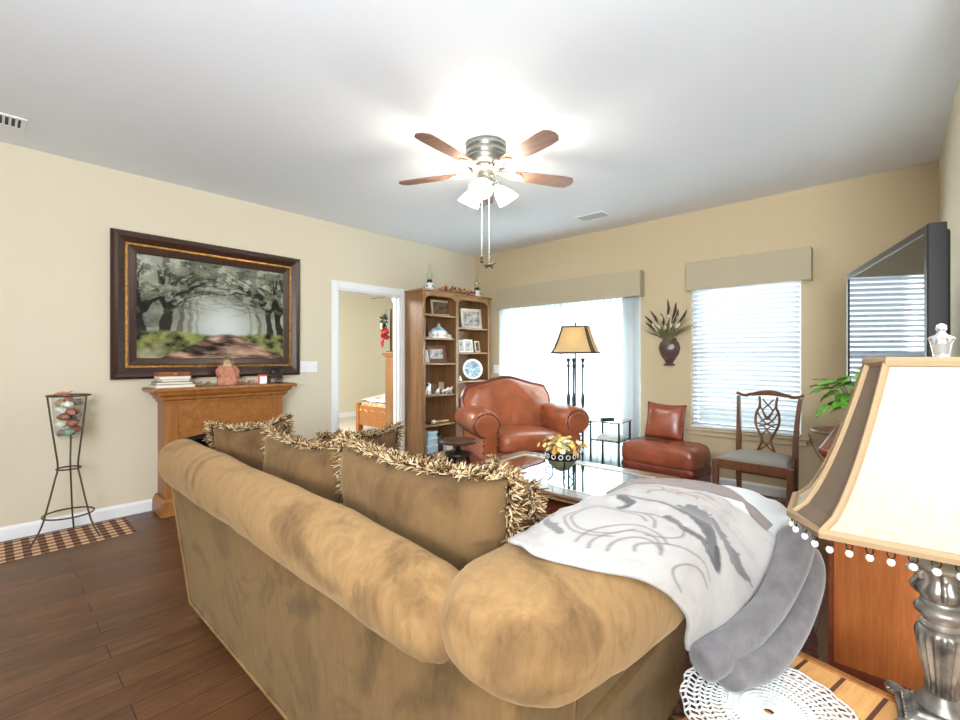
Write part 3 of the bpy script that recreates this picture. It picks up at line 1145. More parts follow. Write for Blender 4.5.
SXc, SYc = -4.225, .385
t = thing('plant_stand', 'bronze wire floor stand holding a glass vase of stones', 'stand', (SXc, SYc, .007), R(18))
for k in range(3):
    a = R(29 + 120 * k)
    ca, sa = math.cos(a), math.sin(a)
    pts = spline([(ca * r, sa * r, z) for r, z in ((.205, .004), (.15, .11), (.115, .24), (.075, .42), (.06, .50), (.072, .62), (.092, .78), (.115, .985))], 5)
    MB().tube(pts, .0055, 7).build('leg', m_iron, t)
for r, z, nm in ((.115, .99, 'top_ring'), (.064, .485, 'middle_ring'), (.135, .17, 'bottom_ring')):
    MB().tube(circle((0, 0, z), r, 40), .0055, 7, loop=True).build(nm, m_iron, t)
t = thing('glass_vase', 'clear tapered glass vase full of stones in the bronze stand', 'vase', (SXc, SYc, .70), 0)
MB().lathe([(.0, .0), (.05, .0), (.066, .02), (.074, .06), (.083, .2), (.09, .285), (.108, .303), (.108, .306), (.087, .288), (.08, .2), (.071, .06), (.062, .025), (.0, .008)], 36).build('vessel', m_vglass, t, smooth=60)
stone_cols = {'white': (216, 212, 200), 'red': (150, 92, 78), 'grey': (132, 120, 110), 'green': (126, 150, 132), 'tan': (176, 148, 118)}
stones = [(.03, -.03, .045, 'green', 'teal green stone at the bottom right of the glass vase'), (-.03, -.03, .04, 'grey', 'dark grey stone at the bottom left of the glass vase'), (-.02, .035, .045, 'tan', 'tan stone at the bottom back of the glass vase'),
          (.04, .03, .06, 'red', None), (-.035, -.042, .10, 'white', 'cream stone a third of the way up the glass vase'), (.05, -.02, .105, 'red', 'red stone at the right of the glass vase'), (0, .04, .11, 'grey', None),
          (.01, -.055, .15, 'red', 'large rusty red stone in the middle of the glass vase'), (-.05, .0, .15, 'red', 'dull red stone at the middle left of the glass vase'), (.045, .03, .165, 'grey', None),
          (-.022, -.055, .20, 'white', 'long white stone left of centre high in the glass vase'), (.06, -.03, .185, 'red', 'pink red stone at the upper right of the glass vase'), (-.04, .04, .2, 'tan', None),
          (.035, -.05, .235, 'white', 'pointed white stone near the rim of the glass vase'), (-.05, -.03, .245, 'tan', 'brown stone near the left rim of the glass vase'), (-.01, .01, .265, 'red', 'maroon stone topmost in the glass vase'), (.05, .035, .25, 'grey', None)]
ca, sa = math.cos(R(42.4)), math.sin(R(42.4))
for (x, y, z, c, lab) in stones:
    # x runs across the view, y away from it
    x, y = x * .74, y * .74
    wx, wy = SXc + x * ca - y * sa, SYc + x * sa + y * ca
    o = MB().ell((0, 0, 0), (.035, .029, .025), 12, 8, (random.uniform(-.3, .3), random.uniform(-.3, .3), random.random() * 3), .35).build('stone', M('stone_' + c, stone_cols[c], .6, var=.2, vs_=40), loc=(wx, wy, .70 + z))
    tag(o, lab or 'stone hidden at the back of the glass vase', 'stone', 'stones in the glass vase')
t = thing('starfish', 'small coral starfish lying on the rim of the stone vase', 'starfish', (SXc - .01, SYc - .03, 1.0), .3)
mb = MB()
for k in range(5):
    a = 2 * PI * k / 5
    mb.tube([(0, 0, .014), (.028 * math.cos(a), .028 * math.sin(a), .012), (.05 * math.cos(a), .05 * math.sin(a), .008 + .02 * (k == 1))], [.012, .009, .003], 8)
mb.build('body', M('coral', (196, 130, 100), .8, bump=.4), t)

# ------------------------------------------------------------------ bookcase in the corner
BX0, BX1, BY0, BY1, BH = XL + .018, -4.16, 3.535, 4.765, 2.10
t = thing('bookcase', 'tall brown oak double bookcase in the far left corner', 'bookcase', (BX0, BY0, 0), 0)
bd, bw = BX1 - BX0, BY1 - BY0
mid = bw * .475
MB().box(0, bd - .02, 0, .025, .0, BH - .025).build('side_panel', m_case, t, smooth=0)
MB().box(0, bd - .02, bw - .025, bw, .0, BH - .025).build('side_panel', m_case, t, smooth=0)
MB().box(0.012, bd - .02, mid - .0125, mid + .0125, .08, BH - .025).build('divider', m_case, t, smooth=0)
MB().box(0, .012, .025, bw - .025, .05, BH - .025).build('back_panel', m_case, t, smooth=0)
MB().box(-.0, bd + .025, -.02, bw + .02, BH - .025, BH).build('top_board', m_case_h, t, smooth=0, bevel=.006)
MB().box(.0, bd, .0, bw, .0, .08).build('plinth', m_case_h, t, smooth=0, bevel=.004)
for y0, y1 in ((0, .045), (mid - .025, mid + .025), (bw - .045, bw)):
    MB().box(bd - .02, bd, y0, y1, .08, BH - .025).build('stile', m_case, t, smooth=0, bevel=.003)
for y0, y1 in ((.045, mid - .025), (mid + .025, bw - .045)):
    w = y1 - y0
    poly = [(y0, BH - .025), (y0, BH - .115), (y0 + .05, BH - .085), (y0 + .09, BH - .075), (y1 - .09, BH - .075), (y1 - .05, BH - .085), (y1, BH - .115), (y1, BH - .025)]
    MB().prism(poly, 'X', bd - .02, bd).build('arched_rail', m_case_h, t, smooth=0, bevel=.003)
LZ = (1.80, 1.51, 1.196, .80, .43, .085)
RZ_ = (1.665, 1.335, .955, .56, .085)
for zz, y0, y1 in [(q, .025, mid - .0125) for q in LZ[:-1]] + [(q, mid + .0125, bw - .025) for q in RZ_[:-1]]:
    MB().box(.012, bd - .02, y0, y1, zz - .022, zz).build('shelf', m_case_h, t, smooth=0, bevel=.003)


def photo_frame(label, loc, rz, w, h, col, mat_, tilt=10, bw_=.025, group='framed photographs in the bookcase', cat='picture frame'):
    """stands on its lower edge, front faces local -y"""
    f = thing('photo_frame', label, cat, loc, 0, group, rot=(R(-tilt), 0, rz))
    fm = M('photo_frame_wood', col, .45, var=.1)
    frame_mb(w / 2, 0, h, [(0, 0), (0, -.016), (bw_ * .5, -.018), (bw_, -.012), (bw_, -.006)]).build('frame', fm, f, smooth=0)
    MB().box(-w / 2 + bw_, w / 2 - bw_, -.007, -.003, bw_, h - bw_).build('photograph', mat_, f, smooth=0)
    mb = MB().box(-w / 2 + .002, w / 2 - .002, -.003, 0, .002, h - .002)
    mb.build('backing', m_frame, f, smooth=0)
    s_ = MB().box(-.02, .02, -.002, .002, 0, h * .7)
    o = s_.build('easel_leg', m_frame, f, smooth=0)
    ly_ = h * .7 * math.sin(R(2 * tilt)) + .002
    o.location = (0, ly_, .003 + ly_ * math.tan(R(tilt)))
    o.rotation_euler = (R(2 * tilt), 0, 0)
    return f


F90 = R(90)   # local -y -> +x
photo_frame('pale gold frame with a dark sepia photo on the top left shelf', (-4.33, 4.00, 1.803), F90 - .22, .30, .21, (206, 178, 138), m_photo_d)
photo_frame('wide brown wooden frame with an oval portrait, third shelf down at left', (-4.31, 3.90, 1.199), F90 - .22, .30, .225, (112, 70, 46), m_photo, bw_=.05)
photo_frame('large whitewashed frame with a group photo on the top right shelf', (-4.32, 4.56, 1.668), F90 - .3, .33, .28, (214, 200, 182), m_photo, bw_=.035)
photo_frame('small white frame at the left end of the second right shelf', (-4.30, 4.335, 1.338), F90, .10, .165, (226, 222, 214), m_photo, bw_=.014)
photo_frame('white framed portrait in the middle of the second right shelf', (-4.30, 4.475, 1.338), F90 - .15, .15, .175, (226, 220, 208), m_photo, bw_=.016)
f = photo_frame('cream arched frame at the right end of the second right shelf', (-4.30, 4.655, 1.338), F90, .10, .16, (206, 192, 164), m_photo_d, bw_=.02)
f2 = photo_frame('narrow white card frame leaning at the left edge of the third shelf', (-4.27, 3.70, 1.199), F90 + .5, .08, .16, (228, 228, 228), m_photo, bw_=.012)

# ceramic village house
t = thing('ceramic_house', 'blue white ceramic castle ornament on the second left shelf', 'ornament', (-4.30, 3.92, 1.511), F90)
mb = MB().box(-.17, .17, -.07, .07, 0, .02).box(-.06, .06, -.05, .05, .02, .10)
for x, h in ((-.12, .07), (-.085, .095), (.09, .09), (.13, .06)):
    mb.box(x - .02, x + .02, -.035, .035, .02, h)
mb.build('walls', m_ceramic, t, smooth=0, bevel=.003)
mb = MB()
mb.loft([[(x * q, y * q, .10 + (1 - q) * .075) for x, y in ((-.07, -.06), (.07, -.06), (.07, .06), (-.07, .06))] for q in (1, .6, .25)])
for x, h in ((-.12, .07), (-.085, .095), (.09, .09), (.13, .06)):
    mb.loft([[(x + a * q, b * q, h + (1 - q) * .04) for a, b in ((-.025, -.04), (.025, -.04), (.025, .04), (-.025, .04))] for q in (1, .1)])
mb.ell((0, 0, .165), (.022, .022, .028), 12, 8)
mb.build('roofs', m_blueware, t, smooth=0)
mb = MB()
for x in (-.14, -.05, .05, .11, .15):
    mb.ell((x, -.055, .035), (.022, .014, .02), 10, 6, jit=.5)
mb.build('shrubs', M('pink_glaze', (206, 176, 160), .3, var=.3), t)

t = thing('wooden_crate', 'brown wooden box behind the white animals on the fourth left shelf', 'box', (-4.37, 3.93, .801), F90)
mb = MB().box(-.13, .13, -.04, .04, 0, .13).box(-.12, -.02, -.043, -.04, .06, .12)
mb.build('box', M('crate_wood', (92, 66, 44), .7, var=.25), t, smooth=0, bevel=.003)
mb = MB().box(.02, .11, -.045, -.04, .05, .145)
mb.build('front_plate', M('tan_plate', (186, 156, 118), .7), t, smooth=0)


def animal(label, loc, rz, s=1.0, col=(230, 226, 218)):
    a = thing('animal_figurine', label, 'figurine', loc, rz, 'white animal figurines in the bookcase')
    mb = MB()
    mb.ell((0, 0, .038 * s), (.036 * s, .016 * s, .019 * s), 12, 8)
    for x in (-.024, .022):
        for y in (-.009, .009):
            mb.tube([(x * s, y * s, .032 * s), (x * s, y * s, .0)], [.006 * s, .005 * s], 6)
    mb.tube([(.026 * s, 0, .045 * s), (.04 * s, 0, .066 * s), (.056 * s, 0, .064 * s)], [.012 * s, .009 * s, .006 * s], 8)
    mb.tube([(.038 * s, .006 * s, .07 * s), (.036 * s, .009 * s, .08 * s)], [.003 * s, .001 * s], 5)
    mb.tube([(-.034 * s, 0, .042 * s), (-.046 * s, 0, .028 * s)], [.003 * s, .002 * s], 5)
    mb.build('body', M('white_figure', col, .4, var=.15, vs_=40), a)
    MB().box(-.045 * s, .05 * s, -.018 * s, .018 * s, -.0005, .003).build('stand', m_walnut, a, smooth=0)
    return a


animal('tall white horse figurine at the left end of the fourth left shelf', (-4.25, 3.70, .801), F90 + .6, 1.9)
animal('white standing animal figurine in front of the brown crate', (-4.22, 3.83, .801), F90 + .4, 1.1)
animal('white animal figurine right of centre on the fourth left shelf', (-4.22, 3.95, .801), F90 - .3, 1.1)
animal('pale animal figurine at the right end of the fourth left shelf', (-4.24, 4.055, .801), F90, 1.2)

t = thing('carved_pipe', 'long pale carved stick with a white knob on the fifth left shelf', 'ornament', (-4.25, 3.88, .431), 0)
MB().tube([(0, -.12, .02), (0, 0, .022), (.01, .15, .02)], [.014, .012, .016], 10).build('stick', M('pale_wood', (188, 150, 108), .6, var=.2), t)
MB().ell((0, -.085, .026), (.026, .026, .026), 14, 10).build('knob', m_ceramic, t)
t = thing('dark_shell', 'dark brown rounded ornament beside the carved stick on the fifth shelf', 'ornament', (-4.29, 3.72, .431), 0)
MB().ell((0, 0, .026), (.045, .05, .026), 14, 8, jit=.3).build('body', m_walnut, t)

for k, (z, h, lab) in enumerate(((.086, .10, 'pale blue storage tin at the bottom of the bookcase stack'), (.187, .09, 'middle pale blue tin of the stack in the bookcase bottom'), (.278, .07, 'topmost pale blue tin of the stack in the bookcase bottom'))):
    b = thing('storage_tin', lab, 'tin', (-4.28, 3.715, z), 0, 'pale blue tins at the bottom of the bookcase')
    MB().box(-.1, .1, -.085 + .006 * k, .085 - .006 * k, 0, h - .02).build('body', M('pale_blue', (168, 196, 208), .4, var=.12, vs_=30), b, smooth=0, bevel=.004)
    MB().box(-.103, .103, -.088 + .006 * k, .088 - .006 * k, h - .02, h).build('lid', M('pale_blue_lid', (206, 222, 228), .4), b, smooth=0, bevel=.004)
for k in range(3):
    o = MB().box(-.1, .09, -.013, .013, 0, (.2, .22, .18)[k]).build('binder', M('dark_binder', ((44, 36, 34), (60, 46, 38), (36, 36, 42))[k], .5), loc=(-4.29, 3.835 + .03 * k, .086), smooth=0, bevel=.002)
    tag(o, ('dark binder next to the pale blue tins', 'brown binder in the middle of three behind the stool', 'charcoal binder at the right of three behind the stool')[k], 'binder', 'binders at the bottom of the bookcase')
t = thing('white_carton', 'small white carton on the bottom shelf behind the stool', 'box', (-4.22, 3.98, .086), .1)
MB().box(-.06, .06, -.06, .06, 0, .09).build('body', M('white_card', (222, 220, 214), .6), t, smooth=0, bevel=.002)
MB().box(-.062, .062, -.062, .062, .09, .1).build('lid', M('white_card_lid', (232, 230, 224), .6), t, smooth=0, bevel=.002)

# decorative plate on an easel
t = thing('decorative_plate', 'round blue and white patterned plate on the right bookcase shelf', 'plate', (-4.27, 4.53, .957), 0, rot=(R(-10), 0, F90 - .55))
mt = Matrix.Translation((0, 0, .148)) @ Matrix.Rotation(R(90), 4, 'X')
MB().lathe([(.0, .0), (.07, .0), (.085, .006), (.14, .018), (.143, .021), (.138, .0225), (.084, .011), (.07, .006), (.0, .006)], 40, mtx=mt).build('rim', m_ceramic, t, smooth=60)
MB().lathe([(.0, .0085), (.11, .0155), (.113, .017), (.0, .010)], 40, mtx=mt).build('painted_centre', m_blueware, t, smooth=60)
mb = MB()
for s_ in (-1, 1):
    mb.tube([(s_ * .05, -.03, .012), (s_ * .05, -.03, .004), (s_ * .05, .012, .004), (s_ * .03, .02, .14), (0, .022, .16)], .003, 6)
mb.build('easel', m_walnut, t)
t = thing('bell_ornament', 'small white bell at the left of the plate in the bookcase', 'ornament', (-4.20, 4.21, .957), 0)
MB().lathe([(.0, 0), (.028, 0), (.026, .02), (.017, .045), (.008, .05), (.012, .065), (.0, .07)], 16).build('bell', m_ceramic, t)
for k in range(2):
    b = MB().box(-.09, .09, -.012, .012, 0, .2 - .03 * k).build('book', M('white_spine', ((226, 226, 230), (70, 60, 66))[k], .6), loc=(-4.27, 4.40 - .035 * k, .562), smooth=0, bevel=.002)
    tag(b, ('white book standing beside the armchair back in the bookcase', 'dark book left of the white one in the bookcase')[k], 'book', 'books on the lower right shelf')


# lamps and garland on top of the bookcase
def oil_lamp(label, y):
    o = thing('hurricane_lamp', label, 'oil lamp', (-4.26, y, 2.101), 0, 'small oil lamps on the bookcase')
    MB().lathe([(.0, 0), (.05, 0), (.055, .01), (.064, .05), (.055, .085), (.03, .10), (.0, .1)], 22).build('base', m_ceramic, o)
    mb = MB()
    for k in range(5):
        a = 2 * PI * k / 5
        mb.ell((.061 * math.cos(a), .061 * math.sin(a), .05), (.012, .012, .016), 8, 6)
    mb.build('painted_flowers', M('dark_flowers', (76, 84, 92), .4), o)
    MB().lathe([(.0, .10), (.032, .10), (.036, .115), (.03, .135), (.0, .135)], 18).build('burner', M('dark_brass', (70, 62, 40), .4, .6), o)
    MB().lathe([(.026, .135), (.036, .16), (.04, .19), (.028, .235), (.016, .27), (.015, .34), (.014, .34), (.014, .27), (.026, .233), (.038, .19), (.034, .16), (.024, .136)], 22).build('chimney', m_vglass, o, smooth=180)


oil_lamp('white oil lamp at the left end of the bookcase top', 3.73)
oil_lamp('white oil lamp at the right end of the bookcase top', 4.60)
t = thing('leaf_garland', 'garland of rust coloured autumn leaves on the bookcase top', 'garland', (-4.26, 4.18, 2.101), 0)
mb = MB()
mb.tube(spline([(0, -.33, .02), (.02, -.15, .03), (-.02, 0, .025), (.02, .15, .03), (0, .33, .015)], 5), .005, 6)
mb.build('vine', m_walnut, t)
for ci, (c, nn) in enumerate((((150, 84, 40), 36), ((112, 58, 32), 34), ((196, 130, 60), 16))):
    mb = MB()
    for k in range(nn):
        c0 = Vector((random.uniform(-.05, .05), random.uniform(-.34, .34), random.uniform(.012, .065)))
        d = Vector((random.uniform(-1, 1), random.uniform(-1, 1), random.uniform(-.2, .9))).normalized()
        s_ = d.orthogonal().normalized()
        l = random.uniform(.03, .055)
        n_ = d.cross(s_) * .006
        mb.loft([[c0, c0 + d * l * .3 + s_ * l * .35, c0 + d * l, c0 + d * l * .3 - s_ * l * .35], [c0 + n_ * .3, c0 + d * l * .3 + s_ * l * .35 + n_, c0 + d * l + n_ * .3, c0 + d * l * .3 - s_ * l * .35 + n_]])
    tag(mb.build('leaves', M('autumn_leaf', c, .7, var=.25), t, smooth=0), kind='stuff')

# ------------------------------------------------------------------ sofa
sofa = thing('sofa', 'tan suede rolled arm sofa seen from behind in the foreground', 'sofa', (-1.5, .66, 0), 0)
SO = Vector((-1.5, .66, 0))


def W(mb_pts):
    return [Vector(p) - SO for p in mb_pts]


# base and back panel, flaring outward to the top
mb = MB()
rings = []
for z, xl, xr, yb in ((.075, -2.50, -.535, .665), (.25, -2.53, -.52, .65), (.45, -2.565, -.50, .63), (.60, -2.59, -.49, .615), (.68, -2.59, -.50, .625)):
    rings.append(W([(xl, yb, z), (xr, yb, z), (xr, .86, z), (xl, .86, z)]))
mb.loft(rings)
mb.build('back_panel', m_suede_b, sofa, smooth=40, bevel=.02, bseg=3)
mb = MB()
rings = []
for z, xl, xr in ((.075, -2.49, -.535), (.28, -2.53, -.52), (.42, -2.55, -.505)):
    rings.append(W([(xl, .80, z), (xr, .80, z), (xr, 1.64, z), (xl, 1.64, z)]))
mb.loft(rings)
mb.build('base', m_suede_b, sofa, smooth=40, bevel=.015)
for s_ in (0, 1):
    mb = MB()
    x0, x1 = ((-2.54, -2.28), (-.78, -.505))[s_]
    mb.loft([W([(x0 + .02, .84, .40), (x1 - .02, .84, .40), (x1 - .02, 1.63, .40), (x0 + .02, 1.63, .40)]), W([(x0, .84, .66), (x1, .84, .66), (x1, 1.62, .62), (x0, 1.62, .62)])])
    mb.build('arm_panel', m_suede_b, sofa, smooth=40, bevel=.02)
for x, y in ((-2.44, .70), (-.60, .70), (-2.44, 1.60), (-.575, 1.60)):
    MB().lathe([(.0, .0), (.018, .0), (.022, .02), (.016, .03), (.03, .06), (.034, .085), (.0, .085)], 16, Vector((x, y, 0)) - SO).build('foot', m_walnut, sofa)
# rolled top of the back
prof = [(.615, .627), (.575, .652), (.552, .692), (.552, .735), (.574, .770), (.615, .793), (.66, .800), (.70, .782), (.735, .75), (.75, .70), (.74, .64), (.69, .60)]
prof = [(p[0], p[1]) for p in spline([(a, b, 0) for a, b in prof], 3, loop=True)]
mb = MB()
rings = []
XA, XB = -2.67, -.64
stations = [(XA, .30), (XA + .008, .62), (XA + .025, .82), (XA + .055, .94), (XA + .1, 1.0)]
k = XA + .2
while k < XB - .1:
    stations.append((k, 1.0))
    k += .08
stations += [(XB - .1, 1.0), (XB - .055, .95), (XB - .025, .84), (XB - .008, .64), (XB, .3)]
for x, f in stations:
    q_ = (x - XA) / (XB - XA)
    lift = .058 - .02 * q_ - .038 * max(0, (q_ - .72) / .28) ** 1.5
    ring = []
    for a, b in prof:
        y, z = .655 + (a - .655) * f, .70 + (b - .70) * f
        w = .006 * noise.noise(Vector((x * 3.2, y * 9, z * 9))) + .003 * noise.noise(Vector((x * 11, y * 14, z * 14)))
        ring.append(Vector((x, y + w, z + w + lift * min(1, max(0, (z - .62) / .16)))) - SO)
    rings.append(ring)
mb.loft(rings)
mb.build('rolled_back', m_suede, sofa, smooth=180)


def arm_surface(y, th, off=0.0, side=1):
    """point of the right arm's roll at depth y, angle th (0 = outward, 90 = top)"""
    f = 1.0
    if y < .70:
        q = max(0, (y - .578) / .122)
        f = .30 + .70 * math.sqrt(max(0, 1 - (1 - q) ** 2))
    if y > 1.60:
        q = min(1, (y - 1.60) / .10)
        f = .35 + .65 * math.sqrt(max(0, 1 - q ** 2))
    e = min(1, max(0, (y - .6) / .5))
    e = e * e * (3 - 2 * e)
    dip = .02 * min(1, max(0, (y - 1.0) / .4))
    xi, xo = -.70 - .03 * e, -.385 + .025 * e
    zb, zt = .625 - .075 * e, .85 - dip
    cx, cz, hx, hz = (xi + xo) / 2, (zb + zt) / 2, (xo - xi) / 2 * f + off, (zt - zb) / 2 * f + off
    c, s_ = math.cos(th), math.sin(th)
    p = 2.5
    x = cx + hx * math.copysign(abs(c) ** (2 / p), c)
    z = cz + hz * math.copysign(abs(s_) ** (2 / p), s_)
    return Vector((x, y, z))


YS = [.578, .584, .592, .604, .62, .64, .67, .70] + [.76 + .06 * k for k in range(14)] + [1.60, 1.62, 1.645, 1.67, 1.688, 1.698, 1.70]
for side in (1, -1):
    mb = MB()
    rings = []
    for y in YS:
        ring = []
        for k in range(44):
            th = 2 * PI * k / 44
            p = arm_surface(y, th)
            # gathered pleats round the rear end
            pl = max(0, 1 - abs(y - .645) / .07) * .007 * max(0, math.sin(th * 11)) ** 3
            w = .005 * noise.noise(p * 7) + .0025 * noise.noise(p * 17)
            cdir = (p - Vector((-.56, y, .73))).normalized()
            p = p + cdir * (w - pl)
            if side == -1:
                p.x = -2.985 - p.x
                p.z -= .05 + .03 * max(0, 1 - (y - .58) / .6)
                p.y += .14 * max(0, 1 - (y - .578) / .5)
            ring.append(p - SO)
        rings.append(ring)
    mb.loft(rings)
    mb.build('rolled_arm', m_suede, sofa, smooth=180)
for x0, x1 in ((-2.27, -1.535), (-1.525, -.755)):
    mb = MB()
    c = Vector(((x0 + x1) / 2, 1.24, .405)) - SO
    rings = []
    for z, f in ((-.09, .93), (-.075, .98), (-.04, 1), (.03, 1), (.06, .98), (.078, .92), (.085, .75), (.088, .4)):
        rings.append(sq_ring(0, 0, (x1 - x0) / 2 * f, .43 * f, 7, 40, lambda u, v: c + Vector((u, v, z))))
    mb.loft(rings)
    mb.build('seat_cushion', m_suede, sofa, smooth=60)
mb = MB()
mb.tube([Vector(p) - SO for p in ((-2.502, .663, .075), (-2.53, .648, .25), (-2.567, .628, .45), (-2.592, .612, .62))], .007, 6)
mb.tube([Vector(p) - SO for p in ((-.535, .663, .075), (-.52, .648, .25), (-.50, .628, .45), (-.49, .613, .60))], .007, 6)
mb.tube([Vector(p) - SO for p in ((-2.502, .663, .078), (-.535, .663, .078))], .007, 6)
mb.build('welting', m_suede, sofa)


def fringed_pillow(label, loc, rot, w, h, t, edges='TRLB', seed=0, fl=.055):
    o = thing('throw_pillow', label, 'pillow', loc, 0, 'olive suede fringed pillows on the sofa', rot=rot)
    mb = MB()
    cushion(mb, w, h, t, 18, 2.2, .07, .025, .012, seed)
    mb.build('cover', m_suede_p, o, smooth=180, merge=.0005)

    def edge(u, v):
        x = u * w / 2 * (1 - .07 * (1 - v * v) * abs(u) ** 3)
        z = v * h / 2 * (1 - .07 * (1 - u * u) * abs(v) ** 3) - .025 * (1 - u * u) * max(0, v)
        return Vector((x, 0, z))
    path = []
    K = 12
    seq = []
    if 'L' in edges:
        seq += [(-1, -1 + 2 * k / K) for k in range(K)]
    if 'T' in edges:
        seq += [(-1 + 2 * k / K, 1) for k in range(K)]
    if 'R' in edges:
        seq += [(1, 1 - 2 * k / K) for k in range(K)]
    if 'B' in edges:
        seq += [(1 - 2 * k / K, -1) for k in range(K)]
    seq.append(seq[0] if edges == 'TRLB' or set(edges) == set('TRLB') else ((1, -1) if 'R' in edges else (1, 1)))
    path = [edge(u, v) for u, v in seq]
    fringe(o, path, fl, 640, out=lambda p: Vector((p.x / w, 0, p.z / h)))
    return o


fringed_pillow('large olive fringed pillow nearest the camera, leaning on the sofa back', (-1.085, .90, .725), (R(8), 0, R(-1)), .80, .48, .24, 'TRLB', 1, .062)
fringed_pillow('wide olive fringed pillow left of the largest one on the sofa back', (-1.80, .91, .71), (R(10), 0, R(2)), .60, .45, .24, 'TRLB', 5)
fringed_pillow('olive fringed pillow in the far left corner of the sofa', (-2.33, .90, .735), (R(8), R(-6), R(34)), .40, .42, .18, 'TRLB', 9)
fringed_pillow('olive fringed pillow propped against the far arm of the sofa', (-2.10, 1.34, .70), (R(14), 0, R(86)), .44, .36, .16, 'TRLB', 13)
fringed_pillow('olive fringed pillow on the seat behind the two wide pillows', (-1.52, 1.20, .70), (R(16), 0, R(6)), .44, .34, .15, 'TRLB', 17)
fringed_pillow('small fringed pillow between the largest pillow and the printed blanket', (-.85, 1.12, .735), (R(12), 0, R(-32)), .34, .33, .14, 'TRLB', 21)

# ------------------------------------------------------------------ printed fleece over the right arm


def printed(nx, ny):
    U, V = np.meshgrid(np.linspace(0, 1, nx), np.linspace(0, 1, ny), indexing='ij')
    rs = np.random.RandomState(3)

    def L(c):
        return np.array(lin(c)[:3])
    img = np.ones((nx, ny, 3)) * L((160, 156, 152))

    def fb(sc_, seed):
        r_ = np.random.RandomState(seed)
        g = r_.rand(sc_ + 2, sc_ + 2)
        x, y = U * sc_, V * sc_
        i, j = x.astype(int), y.astype(int)
        a, b = x - i, y - j
        a, b = a * a * (3 - 2 * a), b * b * (3 - 2 * b)
        return (g[i, j] * (1 - a) + g[i + 1, j] * a) * (1 - b) + (g[i, j + 1] * (1 - a) + g[i + 1, j + 1] * a) * b
    mott = .5 * fb(9, 4) + .3 * fb(22, 5) + .2 * fb(48, 6)
    k = np.clip((mott - .5) * 2.4, 0, 1)[..., None] * .35
    img = img * (1 - k) + L((122, 104, 94)) * k
    grain = .5 * fb(60, 12) + .5 * fb(30, 13)

    def stroke(pts, w0, w1, col, op, loop=False, rough=0.0):
        nonlocal img
        p = np.array([list(q)[:2] for q in spline([(a, b, 0) for a, b in pts], 7, loop)])
        best = np.zeros_like(U)
        for i in range(len(p) - 1):
            a, b = p[i], p[i + 1]
            w = w0 + (w1 - w0) * i / max(1, len(p) - 2)
            d = b - a
            tt = np.clip(((U - a[0]) * d[0] + (V - a[1]) * d[1]) / (d @ d + 1e-12), 0, 1)
            q = np.sqrt((U - a[0] - tt * d[0]) ** 2 + (V - a[1] - tt * d[1]) ** 2)
            q = q + rough * (grain - .5)
            best = np.maximum(best, np.clip((w - q) / .006 + .5, 0, 1))
        k_ = (best * op)[..., None]
        img = img * (1 - k_) + L(col) * k_
    D, G = (50, 49, 55), (98, 92, 92)
    # a dark running animal shape and loose curling outlines
    stroke([(.16, .82), (.34, .74), (.48, .66), (.60, .60), (.72, .52), (.84, .40)], .024, .036, D, .8, rough=.02)
    stroke([(.34, .73), (.36, .66), (.40, .62), (.38, .56)], .022, .014, D, .85, rough=.02)
    stroke([(.55, .52), (.62, .46), (.72, .44), (.80, .38), (.86, .40), (.82, .46)], .018, .016, D, .8, rough=.02)
    stroke([(.62, .68), (.72, .64), (.82, .60), (.90, .56)], .075, .045, (72, 70, 74), .8, rough=.07)
    stroke([(.68, .78), (.80, .74), (.92, .70)], .03, .015, (150, 140, 138), .55, rough=.06)
    stroke([(.10, .32), (.16, .26), (.24, .22), (.28, .18)], .024, .018, D, .7, rough=.03)
    for cx, cy, rx, ry, a0, a1 in ((.38, .38, .16, .16, 0, 300), (.38, .38, .13, .13, 20, 330), (.44, .40, .20, .12, -60, 120), (.50, .20, .13, .16, 30, 200), (.52, .18, .10, .13, 20, 210), (.55, .17, .07, .10, 10, 210), (.72, .20, .18, .10, 40, 200), (.80, .14, .12, .09, 60, 250), (.08, .62, .06, .20, 60, 280), (.50, .84, .10, .05, 0, 200), (.60, .88, .10, .05, 20, 220), (.36, .90, .08, .05, 0, 240)):
        pts = [(cx + rx * math.cos(R(a0 + (a1 - a0) * q / 9)), cy + ry * math.sin(R(a0 + (a1 - a0) * q / 9))) for q in range(10)]
        stroke(pts, .0055, .0055, G, .8)
    for q in range(26):
        x, y = rs.uniform(.3, .8), rs.uniform(.8, .98)
        stroke([(x, y), (x + .05, y - .02 + .03 * rs.rand()), (x + .1, y - .05 + .05 * rs.rand())], .003, .002, (140, 116, 104), .6)
    stroke([(.46, .92), (.56, .89), (.66, .87)], .012, .008, (150, 118, 100), .5, rough=.03)
    return np.clip(img, 0, 1)


blanket = thing('printed_blanket', 'white fleece blanket with grey animal print and grey folded hem over the sofa arm', 'blanket', (-.5, 1.2, .8), 0)
BO = Vector((-.5, 1.2, .8))


HEM = spline([(-.372, 1.17, .530), (-.342, 1.25, .540), (-.305, 1.34, .558), (-.27, 1.47, .605), (-.255, 1.56, .67), (-.262, 1.60, .715)], 10)
NEAR = ((110, .775), (99, .75), (84, .745), (57, .80), (24, .93), (-4, 1.06))
FAR = ((128, 1.22), (114, 1.32), (98, 1.41), (78, 1.49), (56, 1.55), (34, 1.595))


